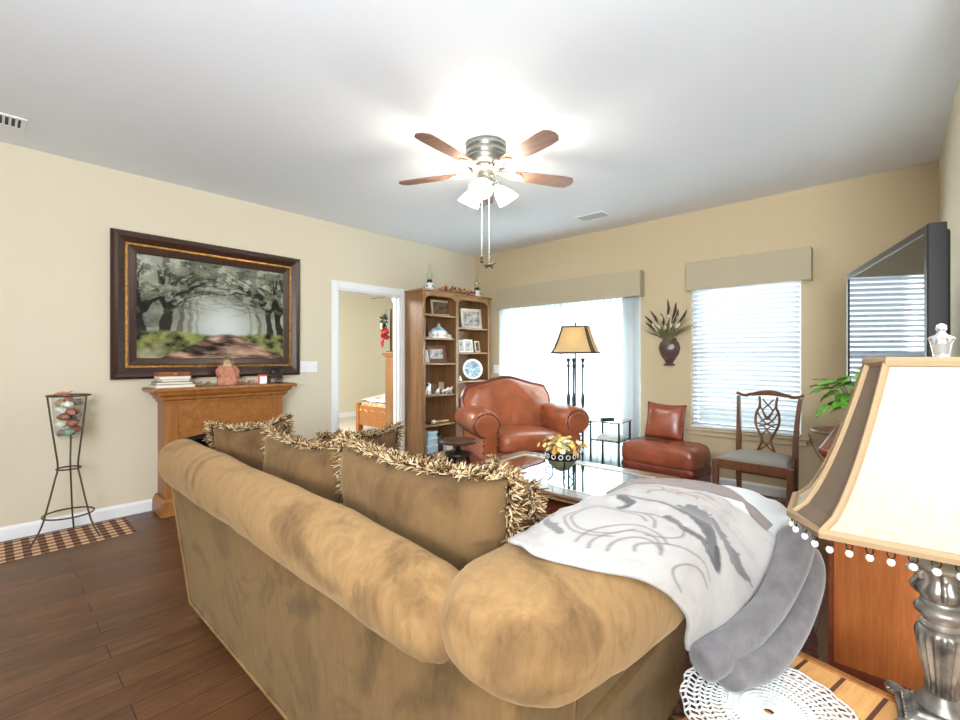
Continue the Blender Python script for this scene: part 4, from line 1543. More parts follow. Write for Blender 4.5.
def sheet_pt(u, v, extra=0.0):
    """u from the inner edge (0) to the outer hem (1), v from the near edge (0) to the far edge (1)"""
    row = []
    for k in range(6):
        th = R(NEAR[k][0] + (FAR[k][0] - NEAR[k][0]) * v)
        y = NEAR[k][1] + (FAR[k][1] - NEAR[k][1]) * v
        p = arm_surface(min(y, 1.58), th, .014 + extra - .002 * v + .012 * v * k / 5)
        p.y = y
        row.append(p)
    h = v * (len(HEM) - 1)
    i = min(int(h), len(HEM) - 2)
    row.append(HEM[i].lerp(HEM[i + 1], h - i))
    t = u * 6
    i = min(int(t), 5)
    t -= i
    p0, p1, p2, p3 = row[max(i - 1, 0)], row[i], row[i + 1], row[min(i + 2, 6)]
    p = .5 * ((2 * p1) + (p2 - p0) * t + (2 * p0 - 5 * p1 + 4 * p2 - p3) * t * t + (3 * p1 - p0 - 3 * p2 + p3) * t ** 3)
    w = .010 * noise.noise(Vector((u * 5, v * 4, 1.3))) + .005 * noise.noise(Vector((u * 11, v * 9, 7)))
    # one long soft fold across the sheet
    w += .016 * math.exp(-((v - .62 + .35 * (u - .5)) / .06) ** 2) * min(1, u * 3) * min(1, (1 - u) * 4)
    p += (p - Vector((-.56, p.y, .66))).normalized() * max(w, -.006)
    return p


nx, ny = 150, 130
mb = MB()
mb.grid(lambda u, v: sheet_pt(u, v) - BO, nx - 1, ny - 1)
img = printed(nx, ny)
mb.build('printed_panel', m_print, blanket, smooth=180, colors=np.concatenate([img, np.ones((nx, ny, 1))], axis=2).reshape(-1, 4), solid=.008)
# the grey border along the far edge and the two fat folds along the outer hem
mb = MB()
ring = []
mb.tube([sheet_pt(u, 1.0, .004) + Vector((0, .012, 0)) - BO for u in [k / 24 for k in range(3, 24)]], [.008 + .016 * min(1, k / 9) for k in range(21)], 8, flat=.9)
mb.build('grey_border', m_greybrown, blanket)


def fold(pts, rad, nm, mat_):
    mb = MB()
    P = spline(pts, 8)
    n = len(P)
    rr = []
    for i in range(n):
        q = i / (n - 1)
        e = min(1, math.sqrt(max(0, 1 - (1 - min(1, q / .12)) ** 2)) + .15, math.sqrt(max(0, 1 - (1 - min(1, (1 - q) / .12)) ** 2)) + .15)
        rr.append(rad * e * (1 + .06 * math.sin(q * 9)))
    mb.tube([p - BO for p in P], rr, 18, flat=.8)
    return mb.build(nm, mat_, blanket, smooth=180)


fold([(-.345, 1.155, .515), (-.318, 1.20, .528), (-.285, 1.293, .545), (-.245, 1.398, .585), (-.217, 1.49, .648), (-.205, 1.573, .708), (-.215, 1.62, .74)], .050, 'folded_hem', m_grey)
fold([(-.290, 1.185, .505), (-.268, 1.24, .498), (-.226, 1.325, .504), (-.196, 1.43, .538), (-.180, 1.525, .59), (-.178, 1.60, .64), (-.20, 1.655, .675)], .046, 'folded_hem', m_grey)

# a second, plain pale throw beyond it on the front of the arm
mb = MB()


T0 = spline([(-.46, 1.50, .822), (-.41, 1.53, .815), (-.35, 1.575, .785), (-.285, 1.61, .725), (-.235, 1.62, .675)], 8)
T1 = spline([(-.46, 1.70, .80), (-.377, 1.72, .80), (-.298, 1.73, .788), (-.235, 1.735, .750), (-.178, 1.70, .680)], 8)
T2 = spline([(-.50, 1.78, .62), (-.40, 1.81, .60), (-.31, 1.82, .58), (-.235, 1.81, .56), (-.185, 1.73, .54)], 8)


def throw_pt(u, v):
    q = u * 32
    i = min(int(q), 31)
    a_, b_, c_ = (T[i].lerp(T[i + 1], q - i) for T in (T0, T1, T2))
    p = a_ * (1 - v) ** 2 + (b_ * 2 - (a_ + c_) * .5 + (b_ - (a_ + c_) * .5) * 0) * 2 * v * (1 - v) * .5 * 2 * .5 + c_ * v ** 2 if False else a_ * (2 * (v - .5) * (v - 1)) + b_ * (-4 * v * (v - 1)) + c_ * (2 * v * (v - .5))
    return p + Vector((0, 0, .012 * noise.noise(Vector((u * 7, v * 3, 3)))))


mb.grid(throw_pt, 40, 40)
o = mb.build('throw_blanket', m_throw, smooth=180, solid=.008)
tag(o, 'plain pale grey throw draped over the front end of the sofa arm', 'blanket')

# ------------------------------------------------------------------ shag rug
mb = MB()
ring = []
nr, na = 26, 120
rcx, rcy, ra, rb_ = -1.40, 2.35, 1.17, 1.02
rows = []
for i in range(nr + 1):
    f = i / nr
    row = []
    for k in range(na):
        a = 2 * PI * k / na
        z = .004 + .026 * min(1, (1 - f) * 8 + .1) * (.55 + .45 * random.random())
        row.append((rcx + ra * f * math.cos(a) + random.uniform(-.008, .008), rcy + rb_ * f * math.sin(a) + random.uniform(-.008, .008), z))
    rows.append(row)
mb.loft(rows[1:], cap=False)
mb.bm.faces.new(list(reversed([v for v in mb.bm.verts][:na])))
o = mb.build('area_rug', m_rug, smooth=0)
tag(o, 'oval dark red shag rug under the coffee table', 'rug')

# ------------------------------------------------------------------ coffee table
CX0, CX1, CY0, CY1 = -2.39, -1.05, 2.28, 3.17
ct = thing('coffee_table', 'brown wooden coffee table with an inset glass top', 'coffee table', ((CX0 + CX1) / 2, (CY0 + CY1) / 2, .03), 0)
a, b = (CX1 - CX0) / 2, (CY1 - CY0) / 2
z0, z1 = .375, .42
fw = .13
mb = MB()
prof = [(0, z0), (-.012, z0 + .014), (0, z0 + .02), (0, z1 - .01), (.012, z1), (fw - .012, z1), (fw, z1 - .008), (fw, z0)]
mb.loft([[(-a + i, -b + i, z), (a - i, -b + i, z), (a - i, b - i, z), (-a + i, b - i, z)] for i, z in prof], cap=False)
mb.build('top_frame', m_table, ct, smooth=0)
MB().box(-a + fw - .012, a - fw + .012, -b + fw - .012, b - fw + .012, z1 - .012, z1 - .004).build('glass_top', m_tglass, ct, smooth=0)
mb = MB()
for i0 in (.0,):
    i = fw
    for (x0, x1, y0, y1) in ((-a + i, a - i, -b + i - .008, -b + i), (-a + i, a - i, b - i, b - i + .008), (-a + i - .008, -a + i, -b + i, b - i), (a - i, a - i + .008, -b + i, b - i)):
        mb.box(x0, x1, y0, y1, z1 - .006, z1 + .002)
mb.build('pale_bead', m_cream, ct, smooth=0)
mb = MB()
for x0, x1, y0, y1 in ((-a + .06, a - .06, -b + .05, -b + .075), (-a + .06, a - .06, b - .075, b - .05), (-a + .05, -a + .075, -b + .06, b - .06), (a - .075, a - .05, -b + .06, b - .06)):
    mb.box(x0, x1, y0, y1, .27, z0)
mb.build('apron', m_cherry_d, ct, smooth=0, bevel=.004)
MB().box(-a + .1, a - .1, -b + .1, b - .1, .10, .125).build('lower_shelf', m_table, ct, smooth=0, bevel=.004)
for sx in (-1, 1):
    for sy in (-1, 1):
        mb = MB()
        c = (sx * (a - .085), sy * (b - .085))
        mb.loft([[(c[0] + u * r, c[1] + v * r, z) for u, v in ((-1, -1), (1, -1), (1, 1), (-1, 1))] for z, r in ((0, .03), (.03, .04), (.05, .034), (.1, .036), (.3, .042), (z0, .042))])
        mb.build('leg', m_table, ct, smooth=0, bevel=.004)

# flower bowl on its wire stand
fb_ = thing('flower_bowl', 'black rimmed bowl on a scrolled wire stand on the glass coffee table', 'bowl', (-1.57, 2.50, .448), R(42))
MB().lathe([(.0, .085), (.03, .087), (.06, .105), (.085, .14), (.096, .165), (.1, .165), (.1, .21), (.094, .21), (.09, .165), (.06, .12), (.0, .1)], 32).build('bowl', M('olive_glass', (120, 124, 96), .2), fb_, smooth=50)
MB().lathe([(.0985, .163), (.104, .163), (.104, .212), (.0985, .212)], 32).build('black_band', m_black, fb_, smooth=0)
for k in range(14):
    an = 2 * PI * k / 14
    mt = Matrix.Rotation(an, 4, 'Z') @ Matrix.Translation((.1045, 0, .188)) @ Matrix.Rotation(R(90), 4, 'Y')
    mb = MB()
    mb.tube([mt @ p for p in circle((0, 0, 0), .013, 14)], .003, 5, loop=True)
    mb.build('ring_ornament', m_ceramic, fb_)
for k in range(3):
    an = R(30 + 120 * k)
    d = Vector((math.cos(an), math.sin(an), 0))
    sc1 = [d * (.095 + .022 * math.cos(t)) + Vector((0, 0, .135 + .022 * math.sin(t))) for t in [R(-200 + 24 * q) for q in range(14)]]
    sc2 = [d * (.085 + .026 * math.cos(t)) + Vector((0, 0, .075 + .026 * math.sin(t))) for t in [R(200 - 24 * q) for q in range(14)]]
    mb = MB()
    mb.tube(spline([d * .1 + Vector((0, 0, .17)), d * .075 + Vector((0, 0, .13)), d * .06 + Vector((0, 0, .09)), d * .065 + Vector((0, 0, .04)), d * .10 + Vector((0, 0, .004))], 5), .004, 6)
    mb.build('stand_leg', m_black, fb_)
    MB().tube(sc1, .0035, 6).build('scroll', m_black, fb_)
    MB().tube(sc2, .0035, 6).build('scroll', m_black, fb_)
fl = thing('dried_flowers', 'full spray of dried yellow and cream flowers in the black rimmed bowl', 'flowers', (-1.57, 2.50, .645), 0)
mbs = MB()
fm = [M('dry_flower', c, .8, var=.25) for c in ((214, 174, 92), (226, 200, 140), (190, 138, 70), (232, 216, 176))]
for k in range(96):
    an = random.random() * 2 * PI
    el = R(random.uniform(4, 80))
    ln = random.uniform(.08, .215) * (1 - .40 * el)
    tip = Vector((math.cos(an) * math.cos(el) * ln, math.sin(an) * math.cos(el) * ln, math.sin(el) * ln * .9 + .012))
    base = Vector((math.cos(an) * .03, math.sin(an) * .03, -.02))
    mbs.tube([base, base.lerp(tip, .5) + Vector((0, 0, .02)), tip], .0014, 4)
    mb = MB()
    d = (tip + Vector((0, 0, .03))).normalized()
    q = d.to_track_quat('Z', 'Y').to_matrix()
    mb.ell(tip, (.006, .006, .005), 7, 5)
    np_ = 7
    for j in range(np_):
        a2 = 2 * PI * j / np_
        u = q @ Vector((math.cos(a2), math.sin(a2), .25))
        s_ = q @ Vector((-math.sin(a2), math.cos(a2), 0))
        L_ = random.uniform(.014, .024)
        mb.loft([[tip + u * .004, tip + u * L_ * .6 + s_ * .006, tip + u * L_, tip + u * L_ * .6 - s_ * .006], [tip + u * .004 + d * .0015, tip + u * L_ * .6 + s_ * .006 + d * .0015, tip + u * L_ + d * .0015, tip + u * L_ * .6 - s_ * .006 + d * .0015]])
    mb.build('flower', random.choice(fm), fl, smooth=0)
mbs.build('stems', M('dry_stem', (150, 120, 62), .8), fl)

# ------------------------------------------------------------------ leather armchair
# origin on the floor under the middle of the arm fronts; local -y is the way it faces
ac = thing('armchair', 'cognac leather rolled arm club chair with nailhead trim by the bookcase', 'armchair', (-2.72, 3.80, 0), math.atan2(.863, .505) - 0)
ac.rotation_euler = (0, 0, R(59.7))
ac.scale = (1.13, 1.0, 1.0)


def arm_profile(s_, grow=0.0):
    """closed outline in XZ of a rolled arm on side s_"""
    c, r = (.455, .595), .135 + grow
    pts = [(.335 - grow, .12), (.335 - grow, .52)]
    for k in range(15):
        t = R(195 - 20 * k)
        pts.append((c[0] + r * math.cos(t), c[1] + r * math.sin(t)))
    pts += [(.49 + grow, .43), (.485 + grow, .12)]
    return [(s_ * x, z) for x, z in pts]


# local y: 0 at the arm front, +y to the back
for s_ in (-1, 1):
    pr = arm_profile(s_)
    mb = MB()
    rings = []
    for y, f in ((.0, .86), (.012, .96), (.035, 1.0), (.25, 1.0), (.5, .99), (.66, .98), (.72, .94), (.74, .85)):
        ring = []
        for x, z in pr:
            cx, cz = s_ * .44, .45
            dz = .02 * math.sin(min(1, y / .6) * PI) if z > .5 else 0
            ring.append((cx + (x - cx) * f, y, cz + (z - cz) * (f if z > .3 else 1) + dz))
        rings.append(ring)
    mb.loft(rings)
    mb.build('arm', m_leather, ac, smooth=50)
    pr2 = [(s_ * .44 + (x - s_ * .44) * .80, .45 + (z - .45) * .83 if z > .3 else z) for x, z in pr]
    mb = MB()
    mb.loft([[(x, -.016, z) for x, z in pr2], [(x, .02, z) for x, z in pr2]])
    mb.build('arm_front', m_leather, ac, smooth=30, bevel=.012)
    mb = MB()
    pp = [(s_ * .44 + (x - s_ * .44) * .88, .45 + (z - .45) * .90 if z > .3 else z) for x, z in pr]
    pp = spline([(x, -.012, z) for x, z in pp], 5)
    acc = 0
    last = pp[0]
    for q in pp:
        if (q - last).length > .024:
            mb.ell(q, (.0085, .005, .0085), 7, 4)
            last = q
    tag(mb.build('nailhead_trim', m_nail, ac), kind='stuff')
    # dark outer side below the roll
    MB().box(*sorted((s_ * .487, s_ * .47)), .03, .78, .10, .45).build('outer_side', m_leather_d, ac, smooth=0, bevel=.005)
mb = MB().box(-.335, .335, .02, .74, .10, .30)
mb.build('seat_base', m_leather, ac, smooth=0, bevel=.02)
mb = MB()
rings = []
for z, f in ((.30, .95), (.31, .99), (.34, 1.0), (.40, 1.0), (.435, .985), (.458, .93), (.47, .8), (.476, .5)):
    rings.append(sq_ring(0, .30, .335 * f, .345 * f, 7, 40, lambda u, v: (u, v - .02, z + .012 * math.cos(u * 4) * (f < .99 and z > .4))))
mb.loft(rings)
mb.build('seat_cushion', m_leather, ac, smooth=60)


def camel(u):
    return .925 + .095 * math.exp(-(u / .55) ** 2) - .02 * abs(u) ** 6


mb = MB()


def back_pt(sgn):
    def fn(a, b):
        u, v = 2 * a - 1, b
        hwid = .405 + .075 * min(1, max(0, (v - .25) / .4)) - .05 * max(0, v - .8) / .2
        z = .32 + (camel(u) - .32) * v
        f = max(0, 1 - abs(u) ** 4) * max(0, 1 - abs(2 * v - 1) ** 6)
        y = .70 + .13 * v + sgn * (.02 + .115 * f ** .5)
        if sgn < 0:
            y += .012 * noise.noise(Vector((u * 4, v * 4, 2))) + .014 * math.exp(-((u + .02) / .05) ** 2) * max(0, 1 - abs(v - .4) / .3)
        return (u * hwid, y, z)
    return fn


mb.grid(back_pt(-1), 28, 22)
mb.grid(back_pt(1), 28, 22)
mb.bm.verts.ensure_lookup_table()
mb.build('backrest', m_leather, ac, smooth=180)
mb = MB()
edge = []
for k in range(0, 23):
    edge.append(Vector(back_pt(0)(0, k / 22)))
for k in range(1, 29):
    edge.append(Vector(back_pt(0)(k / 28, 1)))
for k in range(1, 23):
    edge.append(Vector(back_pt(0)(1, 1 - k / 22)))
mb.tube(edge, .03, 8)
mb.build('back_piping', m_leather_d, ac)
mb = MB()
last = Vector((9, 9, 9))
for q in spline([e + Vector((0, -.024, .012)) for e in edge[6:-6]], 4):
    if (q - last).length > .024:
        mb.ell(q, (.0085, .008, .0085), 7, 4)
        last = q
tag(mb.build('nailhead_trim', m_nail, ac), kind='stuff')
for x in (-.42, .42):
    for y in (.06, .72):
        MB().lathe([(.0, .0), (.022, .0), (.026, .015), (.02, .03), (.035, .06), (.04, .105), (.0, .105)], 16, (x, y, 0)).build('foot', m_walnut, ac)

# ------------------------------------------------------------------ stool in front of the bookcase
st = thing('wooden_stool', 'dark round swivel stool between the bookcase and the armchair', 'stool', (-2.985, 2.965, 0), .3)
MB().lathe([(.0, .468), (.165, .468), (.172, .474), (.172, .49), (.165, .497), (.0, .497)], 36).build('seat', m_walnut, st, smooth=40)
MB().lathe([(.0, .37), (.03, .37), (.03, .40), (.018, .41), (.018, .45), (.05, .462), (.05, .468), (.0, .468)], 18).build('swivel_post', m_black, st)
MB().lathe([(.0, .352), (.118, .352), (.125, .36), (.12, .376), (.0, .378)], 30).build('lower_disc', M('ebony_wood', (36, 26, 22), .4), st)
for k in range(4):
    an = PI / 4 + k * PI / 2
    d = Vector((math.cos(an), math.sin(an), 0))
    P = [d * r + Vector((0, 0, z)) for r, z in ((.085, .355), (.098, .30), (.105, .26), (.12, .2), (.135, .14), (.15, .08), (.165, .0))]
    MB().tube(P, [.016, .02, .013, .02, .022, .015, .011], 10).build('leg', M('ebony_wood', (36, 26, 22), .4), st)
    d2_ = Vector((math.cos(an + PI / 2), math.sin(an + PI / 2), 0))
    MB().tube([d * .135 + Vector((0, 0, .14)), d2_ * .135 + Vector((0, 0, .14))], .009, 8).build('stretcher', M('ebony_wood', (36, 26, 22), .4), st)

# ------------------------------------------------------------------ floor lamp behind the armchair
fl_ = thing('floor_lamp', 'tall floor lamp with tan bell shade and three dark columns behind the armchair', 'floor lamp', (-2.56, 4.36, 0), R(16))
fl_.scale = (.92, .92, 1)
MB().lathe([(.0, .0), (.15, .0), (.155, .012), (.13, .03), (.06, .05), (.03, .07), (.0, .07)], 30).build('base', m_green_iron, fl_)
MB().tube([(0, 0, .06), (0, 0, 1.40)], .009, 10).build('centre_pole', m_green_iron, fl_)
for an in (0, 180, 270):
    ox, oy = .085 * math.cos(R(an)), .085 * math.sin(R(an))
    mb = MB()
    mb.lathe([(.0, .045), (.02, .045), (.024, .1), (.012, .14), (.014, .5), (.022, .56), (.012, .6), (.02, .63), (.012, .66), (.010, .70), (.018, .75), (.024, .80), (.020, .84), (.010, .88), (.012, 1.12), (.012, 1.15), (.022, 1.17), (.01, 1.20), (.02, 1.23), (.028, 1.245), (.016, 1.255), (.0, 1.26)], 16, (ox, oy, 0))
    mb.build('column', m_green_iron, fl_)
    MB().tube([(ox, oy, 1.255), (ox * .9, oy * .9, 1.34), (0, 0, 1.36)], .004, 6).build('support_wire', m_cream, fl_)


def bell_shade(parent, verts_b, sc_top, z0, z1, mats, tape, belly=.62, panels=None, tr=.006, name='lamp_shade'):
    """faceted bell shade; verts_b: bottom outline (list of xy). returns list of curved corner lines"""
    n = len(verts_b)
    N = 12

    def at(i, t):
        x, y = verts_b[i % n]
        f = 1 + (sc_top - 1) * t ** belly
        return Vector((x * f, y * f, z0 + (z1 - z0) * t))
    mb = MB()
    for i in range(n):
        mb.grid(lambda u, v: at(i, v).lerp(at(i + 1, v), u), 6, N)
    sh = mb.build(name, mats[0], parent, smooth=0, merge=.0004)
    sh.data.materials.append(mats[1])
    for p in sh.data.polygons:
        best = 0
        for i in range(n):
            q0, q1 = Vector(verts_b[i]), Vector(verts_b[(i + 1) % n])
            c2 = Vector((p.center.x, p.center.y))
            if q0.x * c2.y - q0.y * c2.x >= 0 and c2.x * q1.y - c2.y * q1.x >= 0:
                best = i
        p.material_index = best % 2
    mb = MB()
    for i in range(n):
        mb.tube([at(i, k / N) for k in range(N + 1)], tr, 6)
    mb.tube([at(i, 0) for i in range(n)], tr * 1.5, 6, loop=True)
    mb.tube([at(i, 1) for i in range(n)], tr * 1.5, 6, loop=True)
    mb.build('tape_trim', tape, sh)
    return sh, at


vb = [(-.235, -.17), (.235, -.17), (.265, -.13), (.265, .13), (.235, .17), (-.235, .17), (-.265, .13), (-.265, -.13)]
bell_shade(fl_, vb, .55, 1.315, 1.60, [m_tan_shade, m_taupe, m_tan_shade, m_taupe] * 2, m_trimdark, .75)
MB().lathe([(.0, 1.58), (.006, 1.58), (.006, 1.61), (.014, 1.625), (.008, 1.645), (.0, 1.66)], 12).build('finial', m_green_iron, fl_)
MB().ell((0, 0, 1.47), (.028, .028, .04), 12, 8).build('bulb', emis('warm_bulb', (255, 224, 176), 16), fl_)

# ------------------------------------------------------------------ glass side table
gt = thing('side_table', 'small two-tier glass side table with dark metal legs beside the armchair', 'side table', (-2.20, 4.46, 0), R(4))
hw = .165
for x in (-hw + .012, hw - .012):
    for y in (-hw + .012, hw - .012):
        MB().box(x - .008, x + .008, y - .008, y + .008, 0, .592).build('leg', m_green_iron, gt, smooth=0)
MB().box(-hw - .01, hw + .01, -hw - .01, hw + .01, .593, .601).build('glass_top', m_tglass, gt, smooth=0, bevel=.002)
MB().box(-hw + .022, hw - .022, -hw + .022, hw - .022, .40, .407).build('glass_shelf', m_tglass, gt, smooth=0)
mb = MB()
for z in (.393, .585):
    for s_ in (-1, 1):
        mb.box(-hw + .02, hw - .02, s_ * (hw - .012) - .004, s_ * (hw - .012) + .004, z, z + .008)
        mb.box(s_ * (hw - .012) - .004, s_ * (hw - .012) + .004, -hw + .02, hw - .02, z, z + .008)
mb.build('rails', m_green_iron, gt, smooth=0)
t = thing('remote_control', 'dark remote control lying on the glass side table top', 'remote', (-2.24, 4.47, .602), .9)
MB().box(-.075, .075, -.022, .022, 0, .018).build('body', m_bezel, t, smooth=0, bevel=.005)
mb = MB()
for i in range(5):
    for j in range(3):
        mb.box(-.06 + i * .024, -.048 + i * .024, -.014 + j * .011, -.007 + j * .011, .018, .020)
mb.build('buttons', m_pewter, t, smooth=0)
for k, (c, lab) in enumerate((((176, 176, 140), 'olive magazine at the bottom of the glass table shelf'), ((206, 202, 186), 'cream magazine on top on the glass table shelf'))):
    b = thing('magazine', lab, 'magazine', (-2.19, 4.45, .4075 + .017 * k), R(8 + 14 * k), 'magazines on the glass shelf')
    MB().box(-.12, .12, -.09, .09, 0, .016).build('pages', m_paper, b, smooth=0)
    MB().box(-.122, .122, -.092, .092, .0161, .0168).build('cover', M('magazine_cover', c, .4, var=.2, vs_=20), b, smooth=0)

# ------------------------------------------------------------------ ottoman and its cushion
ot = thing('ottoman', 'russet leather ottoman with nailhead base below the window', 'ottoman', (-1.665, 4.555, 0), R(-3))
ot.scale = (1.07, 1.05, 1)
MB().box(-.335, .335, -.215, .215, .03, .155).build('base', m_leather_d, ot, smooth=0, bevel=.015)
mb = MB()
for z, f in ():
    pass
rings = []
for z, f in ((.155, .99), (.165, 1.012), (.19, 1.02), (.215, 1.012), (.225, .99)):
    rings.append(sq_ring(0, 0, .338 * f, .218 * f, 12, 44, lambda u, v: (u, v, z)))
mb.loft(rings)
mb.build('middle_band', m_leather_d, ot, smooth=50)
mb = MB()
rings = []
for z, f in ((.222, .97), (.232, 1.01), (.27, 1.035), (.33, 1.035), (.38, 1.01), (.41, .95), (.425, .82), (.432, .5)):
    rings.append(sq_ring(0, 0, .338 * f, .222 * f, 7, 48, lambda u, v: (u, v, z + .008 * noise.noise(Vector((u * 7, v * 7, 2))) * (z > .3))))
mb.loft(rings)
mb.build('top_cushion', m_leather_o, ot, smooth=60)
mb = MB()
for k in range(24):
    mb.ell((-.32 + .64 * k / 23, -.217, .055), (.007, .004, .007), 7, 4)
for k in range(15):
    mb.ell((.337, -.2 + .4 * k / 14, .055), (.004, .007, .007), 7, 4)
tag(mb.build('nailhead_trim', m_nail, ot), kind='stuff')
for x in (-.28, .28):
    for y in (-.17, .17):
        MB().box(x - .025, x + .025, y - .025, y + .025, 0, .03).build('foot', m_walnut, ot, smooth=0)
t = thing('leather_cushion', 'square russet leather cushion leaning on the wall atop the ottoman', 'cushion', (-1.715, 4.70, .612), 0, rot=(R(-12), R(3), R(8)))
mb = MB()
cushion(mb, .38, .37, .11, 16, 2.6, .05, .01, .006, 3)
mb.build('cover', m_leather_o, t, smooth=180, merge=.0005)

# ------------------------------------------------------------------ chippendale chair
ch = thing('dining_chair', 'mahogany dining chair with pierced splat and grey seat in front of window', 'chair', (-.785, 4.155, 0), R(-4))
# local -y faces the room; seat .53 wide at the front, .42 at the back, .43 deep
fwid, bwid, dep = .255, .205, .42
for s_ in (-1, 1):
    MB().box(s_ * fwid - .021, s_ * fwid + .021, -.205, -.163, 0, .445).build('front_leg', m_chair, ch, smooth=0, bevel=.004)
    mb = MB()
    pts = [(s_ * bwid, .255, 0), (s_ * bwid, .225, .20), (s_ * bwid, .215, .42), (s_ * bwid, .225, .60), (s_ * (bwid + .01), .255, .80), (s_ * (bwid + .02), .285, .93)]
    P = spline(pts, 5)
    mb.loft([[(p.x - w, p.y - w, p.z), (p.x + w, p.y - w, p.z), (p.x + w, p.y + w, p.z), (p.x - w, p.y + w, p.z)] for p, w in [(p, .019 - .006 * abs(p.z - .42) / .5) for p in P]])
    mb.build('rear_leg', m_chair, ch, smooth=30)
mb = MB()
mb.loft([[(-fwid, -.2, .375), (fwid, -.2, .375), (bwid, .22, .375), (-bwid, .22, .375)], [(-fwid, -.2, .45), (fwid, -.2, .45), (bwid, .22, .45), (-bwid, .22, .45)]])
mb.build('seat_rail', m_chair, ch, smooth=0, bevel=.006)
mb = MB()
rings = []
for z, f in ((.445, .93), (.46, .93), (.475, .90), (.488, .78), (.495, .55), (.498, .25)):
    rings.append([(x * f, .01 + (y - .01) * f, z) for x, y in [(-fwid, -.2), (-fwid * .5, -.2), (0, -.2), (fwid * .5, -.2), (fwid, -.2), ((fwid + bwid) / 2, .01), (bwid, .22), (0, .22), (-bwid, .22), (-(fwid + bwid) / 2, .01)]])
mb.loft(rings)
mb.build('seat_cushion', m_seat, ch, smooth=60)
for s_ in (-1, 1):
    MB().loft([[(s_ * (fwid - .012), -.165, z), (s_ * (fwid + .006), -.165, z), (s_ * (bwid + .006), .225, z), (s_ * (bwid - .012), .225, z)] for z in (.12, .15)]).build('stretcher', m_chair, ch, smooth=0)
MB().box(-.225, .225, .02, .042, .125, .15).build('stretcher', m_chair, ch, smooth=0)
MB().box(-bwid + .01, bwid - .01, .222, .238, .27, .30).build('stretcher', m_chair, ch, smooth=0)


def BY(z):
    return .215 + max(0, z - .42) ** 1.5 * .19


mb = MB()
top = []
for k in range(25):
    u = -1 + 2 * k / 24
    z = .945 + .018 * math.cos(u * PI) * (abs(u) < .55) - .012 * (abs(u) > .6) + .022 * max(0, abs(u) - .8) / .2
    top.append(Vector((u * .245, BY(.93) + .015, z)))
mb.tube(top, [.014 + .012 * math.exp(-((k - 12) / 6) ** 2) for k in range(25)], 8, flat=.65)
mb.build('top_rail', m_chair, ch)
mb = MB()


def SP(pts, r=.009):
    mb.tube(spline([(x, BY(z) + .004, z) for x, z in pts], 6), r, 7, flat=.7)


for s_ in (-1, 1):
    SP([(s_ * .07, .455), (s_ * .045, .52), (s_ * .03, .57), (s_ * .055, .63), (s_ * .085, .71), (s_ * .082, .79), (s_ * .06, .85), (s_ * .065, .93)], .011)
    SP([(s_ * .085, .71), (s_ * .045, .70), (0, .66), (-s_ * .04, .60)], .007)
    SP([(s_ * .075, .80), (s_ * .04, .74), (0, .705), (-s_ * .06, .68)], .007)
    SP([(s_ * .06, .86), (s_ * .03, .80), (0, .76), (-s_ * .05, .72)], .007)
    SP([(0, .86), (s_ * .035, .82), (s_ * .02, .77), (0, .74)], .007)
    SP([(s_ * .04, .57), (0, .53), (-s_ * .045, .49)], .007)
    SP([(s_ * .04, .91), (0, .86)], .007)
mb.build('pierced_splat', m_chair, ch)
MB().box(-.085, .085, .205, .23, .445, .475).build('splat_shoe', m_chair, ch, smooth=0, bevel=.004)

# ------------------------------------------------------------------ corner table and cord
tb = thing('corner_table', 'small round dark wood table in the corner behind the dining chair', 'table', (-.24, 4.54, 0), 0)
MB().lathe([(.0, .665), (.235, .665), (.245, .675), (.24, .69), (.0, .692)], 40).build('tabletop', m_chair, tb, smooth=40)
MB().lathe([(.0, .04), (.03, .05), (.035, .12), (.022, .2), (.03, .3), (.02, .45), (.03, .6), (.05, .665), (.0, .665)], 20).build('pedestal', m_chair, tb)
for k in range(3):
    an = R(90 + 120 * k)
    d = Vector((math.cos(an), math.sin(an), 0))
    MB().tube(spline([d * .02 + Vector((0, 0, .14)), d * .1 + Vector((0, 0, .11)), d * .17 + Vector((0, 0, .03)), d * .2 + Vector((0, 0, .012))], 5), [.018] * 12 + [.012] * 4, 8).build('leg', m_chair, tb)
t = MB().tube(spline([(-.53, YB - .012, .60), (-.50, YB - .012, .50), (-.44, YB - .012, .38), (-.36, YB - .012, .30), (-.30, YB - .012, .26)], 8), .004, 6).build('power_cord', M('tan_cord', (120, 96, 70), .6))
tag(t, 'thin brown cord hanging on the wall right of the dining chair', 'cord')

# ------------------------------------------------------------------ wall pocket with dried stems
wv = thing('wall_vase', 'brown ceramic wall pocket vase hung between the door and the window', 'wall vase', (-1.72, YB, 1.18), 0)
wv.scale = (1.22, 1.1, 1)
hp = [(.045, .0), (.05, .012), (.03, .025), (.04, .05), (.075, .12), (.088, .18), (.078, .235), (.055, .27), (.06, .285)]
rings = []
for r, z in hp:
    ring = []
    for k in range(21):
        an = PI + PI * k / 20
        rr = r * (1 + .05 * math.cos(8 * an))
        ring.append((rr * math.cos(an), rr * math.sin(an) * .9 - .001, z))
    rings.append(ring)
MB().loft(rings).build('vase', M('brown_glaze', (86, 66, 62), .3, var=.3, vs_=25), wv, smooth=60)
MB().lathe([(.0, .0), (.026, .0), (.03, .004), (.026, .008), (.0, .008)], 18, mtx=Matrix.Translation((.038, -.070, .19)) @ Matrix.Rotation(R(65), 4, 'X')).build('medallion', M('grey_medallion', (170, 164, 158), .4, var=.3, vs_=60), wv)
df = thing('dried_bouquet', 'bouquet of dried grasses and dark leaves in the wall pocket vase', 'dried plant', (-1.72, YB - .035, 1.43), 0)
df.scale = (1.18, 1.1, 1.02)
gm = M('dry_grass', (110, 108, 70), .8, var=.3)
mb = MB()
